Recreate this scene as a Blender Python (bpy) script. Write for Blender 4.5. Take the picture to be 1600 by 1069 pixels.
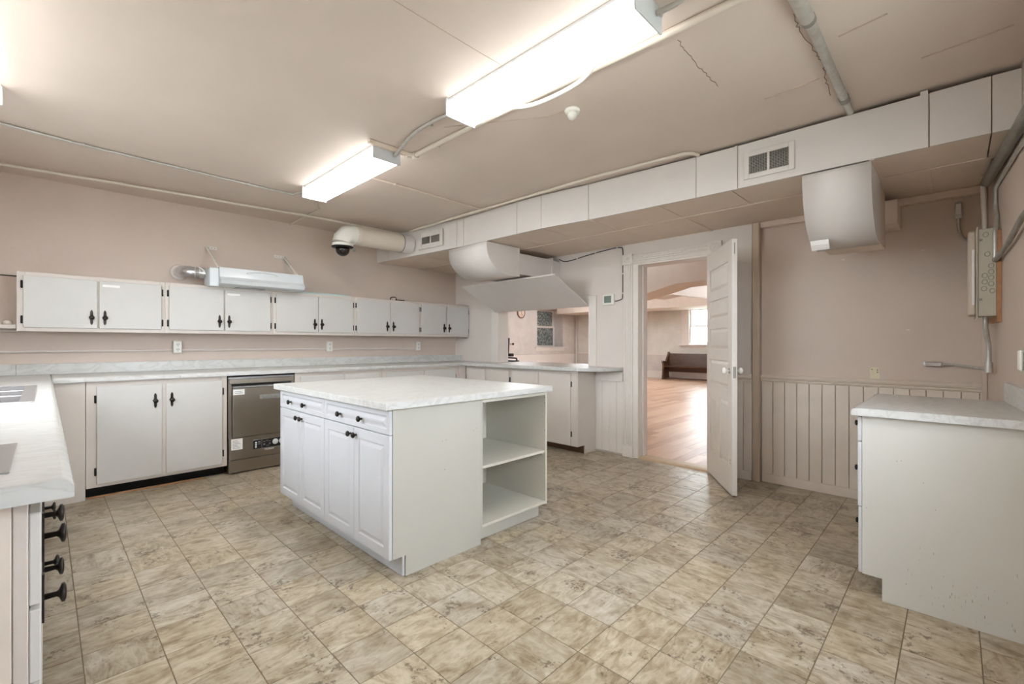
import bpy, bmesh, math, random
from mathutils import Vector, Matrix
random.seed(7)
for _o in list(bpy.data.objects):
    bpy.data.objects.remove(_o)
C = bpy.context.scene.collection
S = bpy.context.scene

# ------------------------------------------------------------------ camera, world, exposure
H = 1.2                                   # camera height (m)
YAW = math.atan(730.0 / 711.0)
cam_d = bpy.data.cameras.new('camera')
cam_d.sensor_width = 36.0
cam_d.lens = 16.0
cam_d.shift_y = 0.0016
cam_d.clip_start = 0.02
cam = bpy.data.objects.new('camera', cam_d)
C.objects.link(cam)
cam.location = (0, 0, H)
cam.rotation_euler = (math.pi / 2, 0, -YAW)
S.camera = cam
S.view_settings.view_transform = 'Standard'
S.view_settings.look = 'None'
S.view_settings.exposure = 2.05
S.cycles.max_bounces = 11
S.cycles.diffuse_bounces = 7
S.view_settings.gamma = 1.0
S.view_settings.use_curve_mapping = False
LENS_POWER = 5.4
HALL_POWER = 12.5
SKY = 4.0
w = bpy.data.worlds.new('sky')
S.world = w
w.use_nodes = True
w.node_tree.nodes['Background'].inputs[0].default_value = (0.86, 0.93, 1.0, 1)
w.node_tree.nodes['Background'].inputs[1].default_value = SKY

def portal(loc, rot, sx, sy):          # guides sky light sampling through the window openings
    l = bpy.data.lights.new('window_portal', 'AREA'); l.shape = 'RECTANGLE'; l.size = sx; l.size_y = sy
    l.cycles.is_portal = True
    o = bpy.data.objects.new('window_portal', l); C.objects.link(o); o.location = loc; o.rotation_euler = rot
portal((-0.88, 3.0, 1.7), (0, -math.pi/2, 0), 0.95, 1.9)
portal((1.5, -0.53, 1.6), (math.pi/2, 0, -0.075), 1.8, 1.2)
portal((15.13, 5.86, 1.775), (0, math.pi/2, 0), 1.19, 1.52)

# ------------------------------------------------------------------ materials
def lin(c):
    return tuple(((v / 255.0) / 12.92 if v / 255.0 <= 0.04045 else ((v / 255.0 + 0.055) / 1.055) ** 2.4) for v in c)

MATS = {}
def mat(name, rgb, rough=0.5, metal=0.0, var=0.04, scale=6.0, bump=0.0, bscale=60.0, spec=0.5, emit=None, dirt=None):
    m = bpy.data.materials.new(name)
    m.use_nodes = True
    nt = m.node_tree
    p = nt.nodes['Principled BSDF']
    p.inputs['Roughness'].default_value = rough
    p.inputs['Metallic'].default_value = metal
    p.inputs['Specular IOR Level'].default_value = spec
    col = lin(rgb)
    geo = nt.nodes.new('ShaderNodeNewGeometry')
    nz = nt.nodes.new('ShaderNodeTexNoise')
    nz.inputs['Scale'].default_value = scale
    nz.inputs['Detail'].default_value = 5
    nt.links.new(geo.outputs['Position'], nz.inputs['Vector'])
    r = nt.nodes.new('ShaderNodeValToRGB')
    r.color_ramp.elements[0].position = 0.3
    r.color_ramp.elements[1].position = 0.7
    lo = tuple(max(0, v * (1 - var)) for v in col)
    hi = tuple(min(1, v * (1 + var)) for v in col)
    r.color_ramp.elements[0].color = (*lo, 1)
    r.color_ramp.elements[1].color = (*hi, 1)
    nt.links.new(nz.outputs['Fac'], r.inputs['Fac'])
    nt.links.new(r.outputs['Color'], p.inputs['Base Color'])
    if bump:
        n2 = nt.nodes.new('ShaderNodeTexNoise')
        n2.inputs['Scale'].default_value = bscale
        n2.inputs['Detail'].default_value = 3
        nt.links.new(geo.outputs['Position'], n2.inputs['Vector'])
        b = nt.nodes.new('ShaderNodeBump')
        b.inputs['Strength'].default_value = bump
        b.inputs['Distance'].default_value = 0.01
        nt.links.new(n2.outputs['Fac'], b.inputs['Height'])
        nt.links.new(b.outputs['Normal'], p.inputs['Normal'])
    if emit:
        p.inputs['Emission Color'].default_value = (*emit[0], 1)
        p.inputs['Emission Strength'].default_value = emit[1]
    MATS[name] = m
    return m

mat('wall_beige', (203, 187, 174), 0.6, bump=0.12, bscale=25, var=0.03, scale=2.5)
mat('wall_light', (213, 204, 196), 0.55, bump=0.1, bscale=25, var=0.03, scale=2.5)
mat('post_beige', (190, 173, 152), 0.6)
mat('ceiling_beige', (212, 198, 187), 0.65, bump=0.12, bscale=14, var=0.03, scale=2.0)
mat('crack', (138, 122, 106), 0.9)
mat('seam', (186, 168, 150), 0.8)
mat('cab_paint', (196, 193, 188), 0.42, var=0.015, bump=0.05, bscale=40)
mat('cab_cream', (203, 194, 185), 0.45, var=0.02, bump=0.05, bscale=40)
mat('island_white', (197, 197, 199), 0.35, var=0.01)
mat('melamine', (200, 198, 190), 0.4, var=0.015, scale=3)
mat('melamine_dimmed', (181, 178, 168), 0.4, var=0.015, scale=3)  # melamine copy, darkened in colour to offset strong window light on the island
mat('melamine_inner', (200, 196, 183), 0.45, var=0.015, scale=3)
mat('trim_white', (220, 213, 205), 0.45, var=0.02, bump=0.05, bscale=50)
mat('wainscot', (217, 205, 192), 0.5, var=0.03, bump=0.05, bscale=50)
mat('duct_paint', (214, 208, 203), 0.5, var=0.02)
mat('soffit_beige', (220, 204, 189), 0.6, var=0.03, bump=0.06, bscale=20)
mat('pipe_cream', (212, 202, 188), 0.4, var=0.02)
mat('steel', (150, 140, 128), 0.38, 0.85, var=0.06, scale=5)
mat('steel_bright', (206, 208, 212), 0.2, 0.8, var=0.04)
mat('galv', (196, 194, 188), 0.4, 0.55, var=0.1, scale=30)
mat('galv_dark', (150, 147, 139), 0.5, 0.4, var=0.1, scale=20)
mat('bronze', (44, 38, 34), 0.4, 0.6, var=0.25, scale=90)
mat('black', (22, 21, 21), 0.45, var=0.1)
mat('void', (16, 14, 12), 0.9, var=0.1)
mat('dome', (28, 22, 20), 0.08, var=0.05)
mat('plastic_white', (226, 224, 216), 0.35, var=0.01)
mat('enamel_white', (206, 210, 212), 0.25, var=0.01)
mat('outlet', (222, 218, 206), 0.4, var=0.02)
mat('panel_grey', (186, 180, 164), 0.5, 0.1, var=0.03)
mat('cover_beige', (196, 184, 168), 0.5, var=0.03)
mat('board_wood', (168, 122, 84), 0.6, var=0.15, scale=25)
mat('pew_wood', (86, 58, 40), 0.28, var=0.25, scale=18)
mat('paper', (232, 230, 226), 0.7, var=0.01)
mat('paper_print', (150, 150, 158), 0.7, var=0.02)
mat('teal', (176, 204, 202), 0.5, var=0.02)
mat('lcd', (116, 128, 116), 0.3, var=0.03)
mat('wire', (52, 44, 40), 0.5)
mat('patch', (214, 206, 176), 0.6, var=0.04)
mat('grout', (118, 104, 84), 0.8, var=0.1)
mat('threshold', (196, 172, 140), 0.45, var=0.08, scale=20)
mat('tube_glow', (255, 255, 255), 0.5, emit=((0.99, 1.0, 0.985), LENS_POWER))
mat('side_glow', (255, 255, 255), 0.5, emit=((0.99, 1.0, 0.985), LENS_POWER*.2))
mat('hall_glow', (255, 255, 255), 0.5, emit=((0.88, 0.96, 1.0), HALL_POWER))
mat('hall_fill_glow', (255, 255, 255), 0.5, emit=((0.95, 0.98, 1.0), HALL_POWER*.16))  # for the unseen fixture added to light the hall bulkhead
mat('hall_wall', (212, 206, 203), 0.6, var=0.07, scale=4.5)
mat('hall_cream', (222, 222, 216), 0.6, var=0.05, scale=4.5)
mat('hall_ceiling', (226, 216, 206), 0.7, var=0.03)
mat('hall_white', (232, 226, 222), 0.5, var=0.02)
mat('outside_ground', (150, 150, 140), 0.9)
mat('brass', (150, 120, 70), 0.3, 0.9)
mat('china', (236, 232, 224), 0.15, var=0.01)
mat('clock_face', (236, 214, 200), 0.5, var=0.02)
mat('clock_rim', (120, 92, 76), 0.4)

def marble():
    m = bpy.data.materials.new('marble_laminate')
    m.use_nodes = True
    nt = m.node_tree; L = nt.links.new
    p = nt.nodes['Principled BSDF']
    p.inputs['Roughness'].default_value = 0.3
    geo = nt.nodes.new('ShaderNodeNewGeometry')
    mp = nt.nodes.new('ShaderNodeMapping')
    mp.inputs['Rotation'].default_value = (0, 0, 0.5)
    mp.inputs['Scale'].default_value = (2.2, 6.5, 4)
    L(geo.outputs['Position'], mp.inputs['Vector'])
    n1 = nt.nodes.new('ShaderNodeTexNoise')
    n1.inputs['Scale'].default_value = 2.2; n1.inputs['Detail'].default_value = 8; n1.inputs['Distortion'].default_value = 1.6
    L(mp.outputs['Vector'], n1.inputs['Vector'])
    r = nt.nodes.new('ShaderNodeValToRGB')
    e = r.color_ramp.elements
    e[0].position = 0.40; e[0].color = (*lin((200, 200, 196)), 1)
    e[1].position = 0.62; e[1].color = (*lin((199, 199, 195)), 1)
    x = r.color_ramp.elements.new(0.50); x.color = (*lin((186, 185, 181)), 1)
    x = r.color_ramp.elements.new(0.46); x.color = (*lin((198, 198, 194)), 1)
    x = r.color_ramp.elements.new(0.54); x.color = (*lin((195, 194, 189)), 1)
    L(n1.outputs['Fac'], r.inputs['Fac'])
    L(r.outputs['Color'], p.inputs['Base Color'])
    MATS['marble'] = m
marble()

def tile_mat(name, along_x):
    m = bpy.data.materials.new(name)
    m.use_nodes = True
    nt = m.node_tree; L = nt.links.new; N = nt.nodes.new
    p = nt.nodes['Principled BSDF']
    p.inputs['Roughness'].default_value = 0.33
    geo = N('ShaderNodeNewGeometry'); oi = N('ShaderNodeObjectInfo')
    add = N('ShaderNodeMath'); add.operation = 'ADD'
    L(oi.outputs['Random'], add.inputs[0]); L(geo.outputs['Random Per Island'], add.inputs[1])
    fr = N('ShaderNodeMath'); fr.operation = 'FRACT'; L(add.outputs[0], fr.inputs[0])
    mul = N('ShaderNodeMath'); mul.operation = 'MULTIPLY'; mul.inputs[1].default_value = 37.0; L(fr.outputs[0], mul.inputs[0])
    mp = N('ShaderNodeMapping')
    mp.inputs['Scale'].default_value = (3.2, 9.5, 1) if along_x else (9.5, 3.2, 1)
    mp.inputs['Rotation'].default_value = (0, 0, 0.14 if along_x else -0.12)
    L(geo.outputs['Position'], mp.inputs['Vector'])
    cmb = N('ShaderNodeCombineXYZ'); L(mul.outputs[0], cmb.inputs[2])
    va = N('ShaderNodeVectorMath'); va.operation = 'ADD'
    L(mp.outputs['Vector'], va.inputs[0]); L(cmb.outputs[0], va.inputs[1])
    vb = N('ShaderNodeVectorMath'); vb.operation = 'ADD'
    L(geo.outputs['Position'], vb.inputs[0]); L(cmb.outputs[0], vb.inputs[1])
    n1 = N('ShaderNodeTexNoise'); n1.inputs['Scale'].default_value = 2.4; n1.inputs['Detail'].default_value = 10
    n1.inputs['Roughness'].default_value = 0.68; n1.inputs['Distortion'].default_value = 1.5
    L(va.outputs[0], n1.inputs['Vector'])
    n0 = N('ShaderNodeTexNoise'); n0.inputs['Scale'].default_value = 9.0; n0.inputs['Detail'].default_value = 8
    n0.inputs['Roughness'].default_value = 0.6; n0.inputs['Distortion'].default_value = 0.6
    L(vb.outputs[0], n0.inputs['Vector'])
    mxf = N('ShaderNodeMix'); mxf.data_type = 'FLOAT'; mxf.inputs[0].default_value = 0.42
    L(n1.outputs['Fac'], mxf.inputs[2]); L(n0.outputs['Fac'], mxf.inputs[3])
    r = N('ShaderNodeValToRGB'); e = r.color_ramp.elements
    e[0].position = 0.33; e[0].color = (*lin((112, 98, 78)), 1)
    e[1].position = 0.66; e[1].color = (*lin((202, 196, 184)), 1)
    x = e.new(0.42); x.color = (*lin((148, 134, 111)), 1)
    x = e.new(0.50); x.color = (*lin((174, 163, 143)), 1)
    x = e.new(0.57); x.color = (*lin((188, 179, 163)), 1)
    L(mxf.outputs[0], r.inputs['Fac'])
    # small dark pits in clusters
    n2 = N('ShaderNodeTexNoise'); n2.inputs['Scale'].default_value = 48.0; n2.inputs['Detail'].default_value = 5
    n2.inputs['Roughness'].default_value = 0.7
    L(vb.outputs[0], n2.inputs['Vector'])
    n3 = N('ShaderNodeTexNoise'); n3.inputs['Scale'].default_value = 7.0; n3.inputs['Detail'].default_value = 2
    L(vb.outputs[0], n3.inputs['Vector'])
    mxp = N('ShaderNodeMix'); mxp.data_type = 'FLOAT'; mxp.inputs[0].default_value = 0.45
    L(n2.outputs['Fac'], mxp.inputs[2]); L(n3.outputs['Fac'], mxp.inputs[3])
    r2 = N('ShaderNodeValToRGB'); f = r2.color_ramp.elements
    f[0].position = 0.385; f[0].color = (0.34, 0.30, 0.26, 1)
    f[1].position = 0.425; f[1].color = (1, 1, 1, 1)
    L(mxp.outputs[0], r2.inputs['Fac'])
    mx = N('ShaderNodeMix'); mx.data_type = 'RGBA'; mx.blend_type = 'MULTIPLY'; mx.inputs[0].default_value = 0.9
    L(r.outputs['Color'], mx.inputs[6]); L(r2.outputs['Color'], mx.inputs[7])
    # tile to tile shade: greyish, tan or pale
    r3 = N('ShaderNodeValToRGB'); g = r3.color_ramp.elements
    g[0].position = 0.0; g[0].color = (0.70, 0.67, 0.63, 1)
    g[1].position = 1.0; g[1].color = (1.0, 1.0, 1.0, 1)
    x = g.new(0.3); x.color = (0.98, 0.94, 0.86, 1)
    x = g.new(0.45); x.color = (0.80, 0.79, 0.78, 1)
    x = g.new(0.6); x.color = (1.0, 1.0, 1.0, 1)
    x = g.new(0.75); x.color = (0.86, 0.82, 0.75, 1)
    L(fr.outputs[0], r3.inputs['Fac'])
    mx2 = N('ShaderNodeMix'); mx2.data_type = 'RGBA'; mx2.blend_type = 'MULTIPLY'; mx2.inputs[0].default_value = 1.0
    L(mx.outputs[2], mx2.inputs[6]); L(r3.outputs['Color'], mx2.inputs[7])
    L(mx2.outputs[2], p.inputs['Base Color'])
    MATS[name] = m
tile_mat('tile_x', True)
tile_mat('tile_y', False)

def plank_mat():
    m = bpy.data.materials.new('laminate_plank')
    m.use_nodes = True
    nt = m.node_tree; L = nt.links.new; N = nt.nodes.new
    p = nt.nodes['Principled BSDF']
    p.inputs['Roughness'].default_value = 0.36
    geo = N('ShaderNodeNewGeometry'); oi = N('ShaderNodeObjectInfo')
    add = N('ShaderNodeMath'); add.operation = 'ADD'
    L(oi.outputs['Random'], add.inputs[0]); L(geo.outputs['Random Per Island'], add.inputs[1])
    fr = N('ShaderNodeMath'); fr.operation = 'FRACT'; L(add.outputs[0], fr.inputs[0])
    mp = N('ShaderNodeMapping'); mp.inputs['Scale'].default_value = (2, 22, 1)
    L(geo.outputs['Position'], mp.inputs['Vector'])
    n1 = N('ShaderNodeTexNoise'); n1.inputs['Scale'].default_value = 1.5; n1.inputs['Detail'].default_value = 5
    L(mp.outputs['Vector'], n1.inputs['Vector'])
    ad2 = N('ShaderNodeMath'); ad2.operation = 'ADD'
    L(n1.outputs['Fac'], ad2.inputs[0]); L(fr.outputs[0], ad2.inputs[1])
    hf = N('ShaderNodeMath'); hf.operation = 'MULTIPLY'; hf.inputs[1].default_value = 0.62; L(ad2.outputs[0], hf.inputs[0])
    r = N('ShaderNodeValToRGB'); e = r.color_ramp.elements
    e[0].position = 0.2; e[0].color = (*lin((178, 132, 104)), 1)
    e[1].position = 0.85; e[1].color = (*lin((222, 190, 164)), 1)
    x = e.new(0.5); x.color = (*lin((206, 166, 138)), 1)
    L(hf.outputs[0], r.inputs['Fac'])
    L(r.outputs['Color'], p.inputs['Base Color'])
    MATS['plank'] = m
plank_mat()

def glass_mat(name, rgb, alpha_rough):
    m = bpy.data.materials.new(name)
    m.use_nodes = True
    p = m.node_tree.nodes['Principled BSDF']
    p.inputs['Base Color'].default_value = (*lin(rgb), 1)
    p.inputs['Transmission Weight'].default_value = 1.0
    p.inputs['Roughness'].default_value = alpha_rough
    p.inputs['IOR'].default_value = 1.1
    MATS[name] = m
glass_mat('pane_glass', (250, 252, 255), 0.0)
glass_mat('pane_frosted', (245, 250, 248), 0.35)
def pattern_glass():
    m = bpy.data.materials.new('pane_pebbled')
    m.use_nodes = True
    nt = m.node_tree; L = nt.links.new; N = nt.nodes.new
    p = nt.nodes['Principled BSDF']
    p.inputs['Roughness'].default_value = 0.3
    geo = N('ShaderNodeNewGeometry')
    v = N('ShaderNodeTexVoronoi'); v.inputs['Scale'].default_value = 16
    L(geo.outputs['Position'], v.inputs['Vector'])
    r = N('ShaderNodeValToRGB')
    r.color_ramp.elements[0].position = 0.2; r.color_ramp.elements[0].color = (*lin((176, 184, 182)), 1)
    r.color_ramp.elements[1].position = 0.6; r.color_ramp.elements[1].color = (*lin((104, 112, 112)), 1)
    L(v.outputs['Distance'], r.inputs['Fac'])
    L(r.outputs['Color'], p.inputs['Base Color'])
    MATS['pane_pebbled'] = m
pattern_glass()

# ------------------------------------------------------------------ mesh helpers
ORIG = {}
class B:
    def __init__(self):
        self.v = []; self.f = []; self.s = []
    def add(self, vs, fs, smooth=False, M=None):
        n = len(self.v)
        for q in vs:
            q = Vector(q)
            if M is not None: q = M @ q
            self.v.append(q)
        for f in fs:
            self.f.append(tuple(i + n for i in f)); self.s.append(smooth)
        return self
    def box(self, x0, x1, y0, y1, z0, z1, bev=0.0, seg=1, M=None):
        if x0 > x1: x0, x1 = x1, x0
        if y0 > y1: y0, y1 = y1, y0
        if z0 > z1: z0, z1 = z1, z0
        vs = [(x0,y0,z0),(x1,y0,z0),(x1,y1,z0),(x0,y1,z0),(x0,y0,z1),(x1,y0,z1),(x1,y1,z1),(x0,y1,z1)]
        fs = [(3,2,1,0),(4,5,6,7),(0,1,5,4),(1,2,6,5),(2,3,7,6),(3,0,4,7)]
        if bev <= 0:
            return self.add(vs, fs, False, M)
        bm = bmesh.new()
        bv = [bm.verts.new(q) for q in vs]
        for f in fs: bm.faces.new([bv[i] for i in f])
        bmesh.ops.bevel(bm, geom=list(bm.edges), offset=min(bev, (x1-x0)*.45, (y1-y0)*.45, (z1-z0)*.45), segments=seg, affect='EDGES', profile=0.5)
        bm.verts.index_update()
        self.add([q.co.copy() for q in bm.verts], [[q.index for q in f.verts] for f in bm.faces], seg > 1, M)
        bm.free()
        return self
    def prism(self, poly, axis, a, b, M=None, smooth=False):
        """poly: 2-D outline; axis 'x': (y,z), 'y': (x,z), 'z': (x,y)"""
        def P(q, t):
            return (t, q[0], q[1]) if axis == 'x' else ((q[0], t, q[1]) if axis == 'y' else (q[0], q[1], t))
        n = len(poly)
        vs = [P(q, a) for q in poly] + [P(q, b) for q in poly]
        fs = [tuple(range(n))[::-1], tuple(range(n, 2*n))] + [(i, (i+1) % n, n+(i+1) % n, n+i) for i in range(n)]
        return self.add(vs, fs, smooth, M)
    def tube(self, pts, r, seg=10, smooth_path=0, caps=True, M=None):
        pts = [Vector(q) for q in pts]
        if smooth_path:
            out = []
            for i in range(len(pts)-1):
                p0 = pts[max(i-1,0)]; p1 = pts[i]; p2 = pts[i+1]; p3 = pts[min(i+2,len(pts)-1)]
                for k in range(smooth_path):
                    t = k / smooth_path
                    out.append(0.5*((2*p1)+(p2-p0)*t+(2*p0-5*p1+4*p2-p3)*t*t+(3*p1-p0-3*p2+p3)*t**3))
            out.append(pts[-1]); pts = out
        rs = r if isinstance(r, (list, tuple)) else [r]*len(pts)
        up = None; vs = []; fs = []
        for i, q in enumerate(pts):
            d = (pts[min(i+1,len(pts)-1)] - pts[max(i-1,0)]).normalized()
            if up is None:
                up = d.orthogonal().normalized()
            else:
                up = (up - d*up.dot(d)).normalized()
            sd = d.cross(up)
            for k in range(seg):
                a = 2*math.pi*k/seg
                vs.append(q + (up*math.cos(a)+sd*math.sin(a))*rs[i])
        for i in range(len(pts)-1):
            for k in range(seg):
                fs.append((i*seg+k, i*seg+(k+1)%seg, (i+1)*seg+(k+1)%seg, (i+1)*seg+k))
        self.add(vs, fs, True, M)
        if caps:
            n = len(pts)
            self.add(vs[:seg], [tuple(range(seg))[::-1]], False, M)
            self.add(vs[(n-1)*seg:], [tuple(range(seg))], False, M)
        return self
    def lathe(self, prof, center, axis='z', seg=20, M=None, smooth=True):
        """prof: list of (radius, height along axis)"""
        cx, cy, cz = center; vs = []; fs = []
        for (r, hh) in prof:
            for k in range(seg):
                a = 2*math.pi*k/seg; u = r*math.cos(a); v = r*math.sin(a)
                vs.append((cx+u, cy+v, cz+hh) if axis == 'z' else ((cx+hh, cy+u, cz+v) if axis == 'x' else (cx+v, cy+hh, cz+u)))
        for i in range(len(prof)-1):
            for k in range(seg):
                fs.append((i*seg+k, i*seg+(k+1)%seg, (i+1)*seg+(k+1)%seg, (i+1)*seg+k))
        fs.append(tuple(range(seg))[::-1]); n = len(prof)-1
        fs.append(tuple(n*seg+k for k in range(seg)))
        return self.add(vs, fs, smooth, M)
    def mesh(self, name, material, origin=(0,0,0)):
        me = bpy.data.meshes.new(name)
        o = Vector(origin)
        me.from_pydata([q - o for q in self.v], [], self.f)
        me.polygons.foreach_set('use_smooth', self.s)
        me.materials.append(MATS[material])
        bm = bmesh.new(); bm.from_mesh(me)
        bmesh.ops.recalc_face_normals(bm, faces=list(bm.faces))
        bm.to_mesh(me); bm.free()
        me.update()
        return me
    def obj(self, name, material, parent=None, label=None):
        if parent is not None:
            org = ORIG[parent.name]
        else:
            xs = [q.x for q in self.v]; ys = [q.y for q in self.v]; zs = [q.z for q in self.v]
            org = Vector(((min(xs)+max(xs))/2, (min(ys)+max(ys))/2, min(zs)))
        o = bpy.data.objects.new(name, self.mesh(name, material, org))
        C.objects.link(o)
        if parent is not None: o.parent = parent
        else: o.location = org
        ORIG[o.name] = org
        if label: o['label'] = label
        return o

def tag(o, label, cat, group=None):
    o['label'] = label; o['category'] = cat
    if group: o['group'] = group
    return o
def thing(name, loc, label, cat, group=None):
    o = bpy.data.objects.new(name, None)
    o.empty_display_size = 0.05
    C.objects.link(o); o.location = loc
    ORIG[o.name] = Vector(loc)
    if label: tag(o, label, cat, group)
    return o
def struct(o, label=None):
    o['kind'] = 'structure'
    if label: o['label'] = label
    return o
def put(name, me, loc, parent):
    o = bpy.data.objects.new(name, me); C.objects.link(o)
    o.parent = parent; o.location = Vector(loc) - ORIG[parent.name]
    ORIG[o.name] = Vector(loc)
    return o

# ------------------------------------------------------------------ main dimensions
CEIL = 2.56
WX = 4.33            # door / hatch wall face
WR = 4.375           # recessed wall face
WY = 5.40            # cabinet wall face
WL = -0.75           # wall with the kitchen window (outside the picture)
def near_y(x): return -0.152 - 0.075*(4.375 - x)

# ---- floor
T = 0.2250; TX = 1.225; TY = 0.153
fb = B().box(WL-.1, 4.5, -0.62, WY+.1, -0.12, -0.002)
floor = struct(fb.obj('floor', 'grout'), 'vinyl kitchen floor of stone-look squares')
px_f = 711.0
def project(x, y, z):
    d = x*math.sin(YAW) + y*math.cos(YAW); r = x*math.cos(YAW) - y*math.sin(YAW)
    if d < 0.05: return None
    return (800+px_f*r/d, 537-px_f*(z-H)/d, d)
tiles = []; rest = B()
g = 0.0019
i0 = int(math.floor((WL-TX)/T)); i1 = int(math.ceil((4.5-TX)/T))
j0 = int(math.floor((-0.6-TY)/T)); j1 = int(math.ceil((WY-TY)/T))
for i in range(i0, i1):
    for j in range(j0, j1):
        x0 = TX+i*T; y0 = TY+j*T
        cx = x0+T/2; cy = y0+T/2
        hid = (cy > 4.95) or (cx < -0.12) or (1.35 < cx < 2.35 and 2.15 < cy < 3.45) or (cx > 2.85 and cx < 3.4 and cy < 0.12) or cy < -0.2 or cx > 4.3 or (cx > 4.15 and cy > 3.0)
        q = project(cx, cy, 0)
        full = x0 > WL and x0+T < 4.34 and y0 > -0.6 and y0+T < WY
        vis = q is not None and -60 < q[0] < 1660 and q[1] < 1130 and not hid
        if full and vis: tiles.append((q[2], i, j, x0, y0))
        else:
            a0, a1 = max(x0+g, WL-.05), min(x0+T-g, 4.44); b0, b1 = max(y0+g, -0.6), min(y0+T-g, WY+.05)
            if a1 > a0 and b1 > b0: rest.box(a0, a1, b0, b1, -0.006, 0)
tiles.sort()
tme = {}
for k in ('tile_x', 'tile_y'):
    b = B()
    a = T/2-g
    vs = [(-a,-a,-.006),(a,-a,-.006),(a,a,-.006),(-a,a,-.006),(-a,-a,-.0006),(a,-a,-.0006),(a,a,-.0006),(-a,a,-.0006)]
    a2 = a-.0012
    vs += [(-a2,-a2,0),(a2,-a2,0),(a2,a2,0),(-a2,a2,0)]
    fs = [(0,1,5,4),(1,2,6,5),(2,3,7,6),(3,0,4,7),(4,5,9,8),(5,6,10,9),(6,7,11,10),(7,4,8,11),(8,9,10,11),(3,2,1,0)]
    b.add(vs, fs); tme[k] = b.mesh('tile', k)
for n, (d, i, j, x0, y0) in enumerate(tiles):
    if n < 300:
        rr = random.random()
        k = 'tile_x' if ((x0 < 1.9) == (rr < 0.8)) else 'tile_y'
        put('tile', tme[k], (x0+T/2, y0+T/2, 0), floor)
    else:
        rest.box(x0+g, x0+T-g, y0+g, y0+T-g, -0.006, 0)
tr = rest.obj('tile_field', 'tile_y', floor); tr['kind'] = 'stuff'

# ---- ceiling with its seams and cracks
cl = struct(B().box(WL-.1, 4.5, -0.75, WY+.1, CEIL, CEIL+.12).obj('ceiling', 'ceiling_beige'), 'painted beige ceiling')
def crackline(pts, wd, name, m, jit=0.0):
    b = B(); out = []
    for (p, q) in zip(pts[:-1], pts[1:]):
        n = 8 if jit else 1
        for k in range(n):
            t = k/n
            out.append((p[0]+(q[0]-p[0])*t+random.uniform(-jit,jit), p[1]+(q[1]-p[1])*t+random.uniform(-jit,jit), CEIL-.001))
    out.append((*pts[-1], CEIL-.001))
    b.tube(out, wd, 5)
    return b.obj(name, m, cl)
crackline([(1.98,.888),(2.11,.9),(2.3,.9),(2.48,.898)], .0014, 'crack', 'crack', .006)
crackline([(2.16,.47),(2.3,.49),(2.5,.47),(2.62,.455),(2.75,.47),(3.0,.49)], .0016, 'crack', 'crack', .008)
crackline([(.7,1.592),(1.36,1.591),(1.61,1.585)], .0012, 'seam', 'seam', .001)
crackline([(2.79,.76),(2.77,.5)], .0035, 'seam', 'seam')
crackline([(2.45,.37),(2.42,.2)], .0035, 'seam', 'seam')
crackline([(2.91,.115),(2.88,-.18)], .0035, 'seam', 'seam')
crackline([(1.75,2.3),(2.1,1.75),(2.115,1.62)], .002, 'seam', 'seam', .002)

# ---- ground outside the building
struct(B().box(-30, 40, -30, 40, -.9, -.8).obj('ground', 'outside_ground'), 'ground outside the building')

# ---- walls
struct(B().box(WL-.1, 4.5, WY, WY+.12, 0, CEIL).obj('wall_back', 'wall_beige'))
b = B()
NW = (.6, 2.4, 1.0, 2.2)       # unseen window added as fill light in the near wall beside the camera
def near_block(b, x0, x1, z0, z1, d0=-.12, d1=0.0):
    b.add([(x0,near_y(x0)+d0,z0),(x1,near_y(x1)+d0,z0),(x1,near_y(x1)+d1,z0),(x0,near_y(x0)+d1,z0),(x0,near_y(x0)+d0,z1),(x1,near_y(x1)+d0,z1),(x1,near_y(x1)+d1,z1),(x0,near_y(x0)+d1,z1)],
          [(3,2,1,0),(4,5,6,7),(0,1,5,4),(1,2,6,5),(2,3,7,6),(3,0,4,7)])
    return b
near_block(b, -.9, NW[0], 0, CEIL); near_block(b, NW[1], 4.5, 0, CEIL); near_block(b, NW[0], NW[1], 0, NW[2]); near_block(b, NW[0], NW[1], NW[3], CEIL)
struct(b.obj('wall_near', 'wall_beige'))
wn4 = struct(thing('fill_window', (1.5, near_y(1.5), NW[2]), None, None), 'unseen fill-light window added in the near wall beside the camera')
b = B()
for (a, c) in ((NW[0], NW[0]+.05), (NW[1]-.05, NW[1]), (1.47, 1.53)): near_block(b, a, c, NW[2], NW[3], -.09, -.03)
for (a, c) in ((NW[2], NW[2]+.05), (NW[3]-.05, NW[3])): near_block(b, NW[0]+.05, NW[1]-.05, a, c, -.088, -.032)
b.obj('window_frame', 'trim_white', wn4)
for a in (NW[0]+.05, 1.53): near_block(B(), a, a+.82, NW[2]+.05, NW[3]-.05, -.063, -.06).obj('pane', 'pane_glass', wn4)
# left wall with the window over the sinks
WIN = (2.05, 3.95, 1.22, 2.17)
b = B()
b.box(WL-.12, WL, -.7, WIN[0], 0, CEIL).box(WL-.12, WL, WIN[1], WY+.1, 0, CEIL).box(WL-.12, WL, WIN[0], WIN[1], 0, WIN[2]).box(WL-.12, WL, WIN[0], WIN[1], WIN[3], CEIL)
struct(b.obj('wall_left', 'wall_beige'))
wn = struct(thing('window_1', (WL-.06, 3.0, WIN[2]), None, None), 'kitchen window over the sinks')
b = B()
for (a, c) in ((WIN[0], WIN[0]+.05), (WIN[1]-.05, WIN[1]), (2.97, 3.03)): b.box(WL-.09, WL-.03, a, c, WIN[2], WIN[3], .004)
for (a, c) in ((WIN[2], WIN[2]+.05), (WIN[3]-.05, WIN[3])): b.box(WL-.09, WL-.03, WIN[0]+.05, WIN[1]-.05, a, c, .004)
b.obj('window_frame', 'trim_white', wn)
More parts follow.
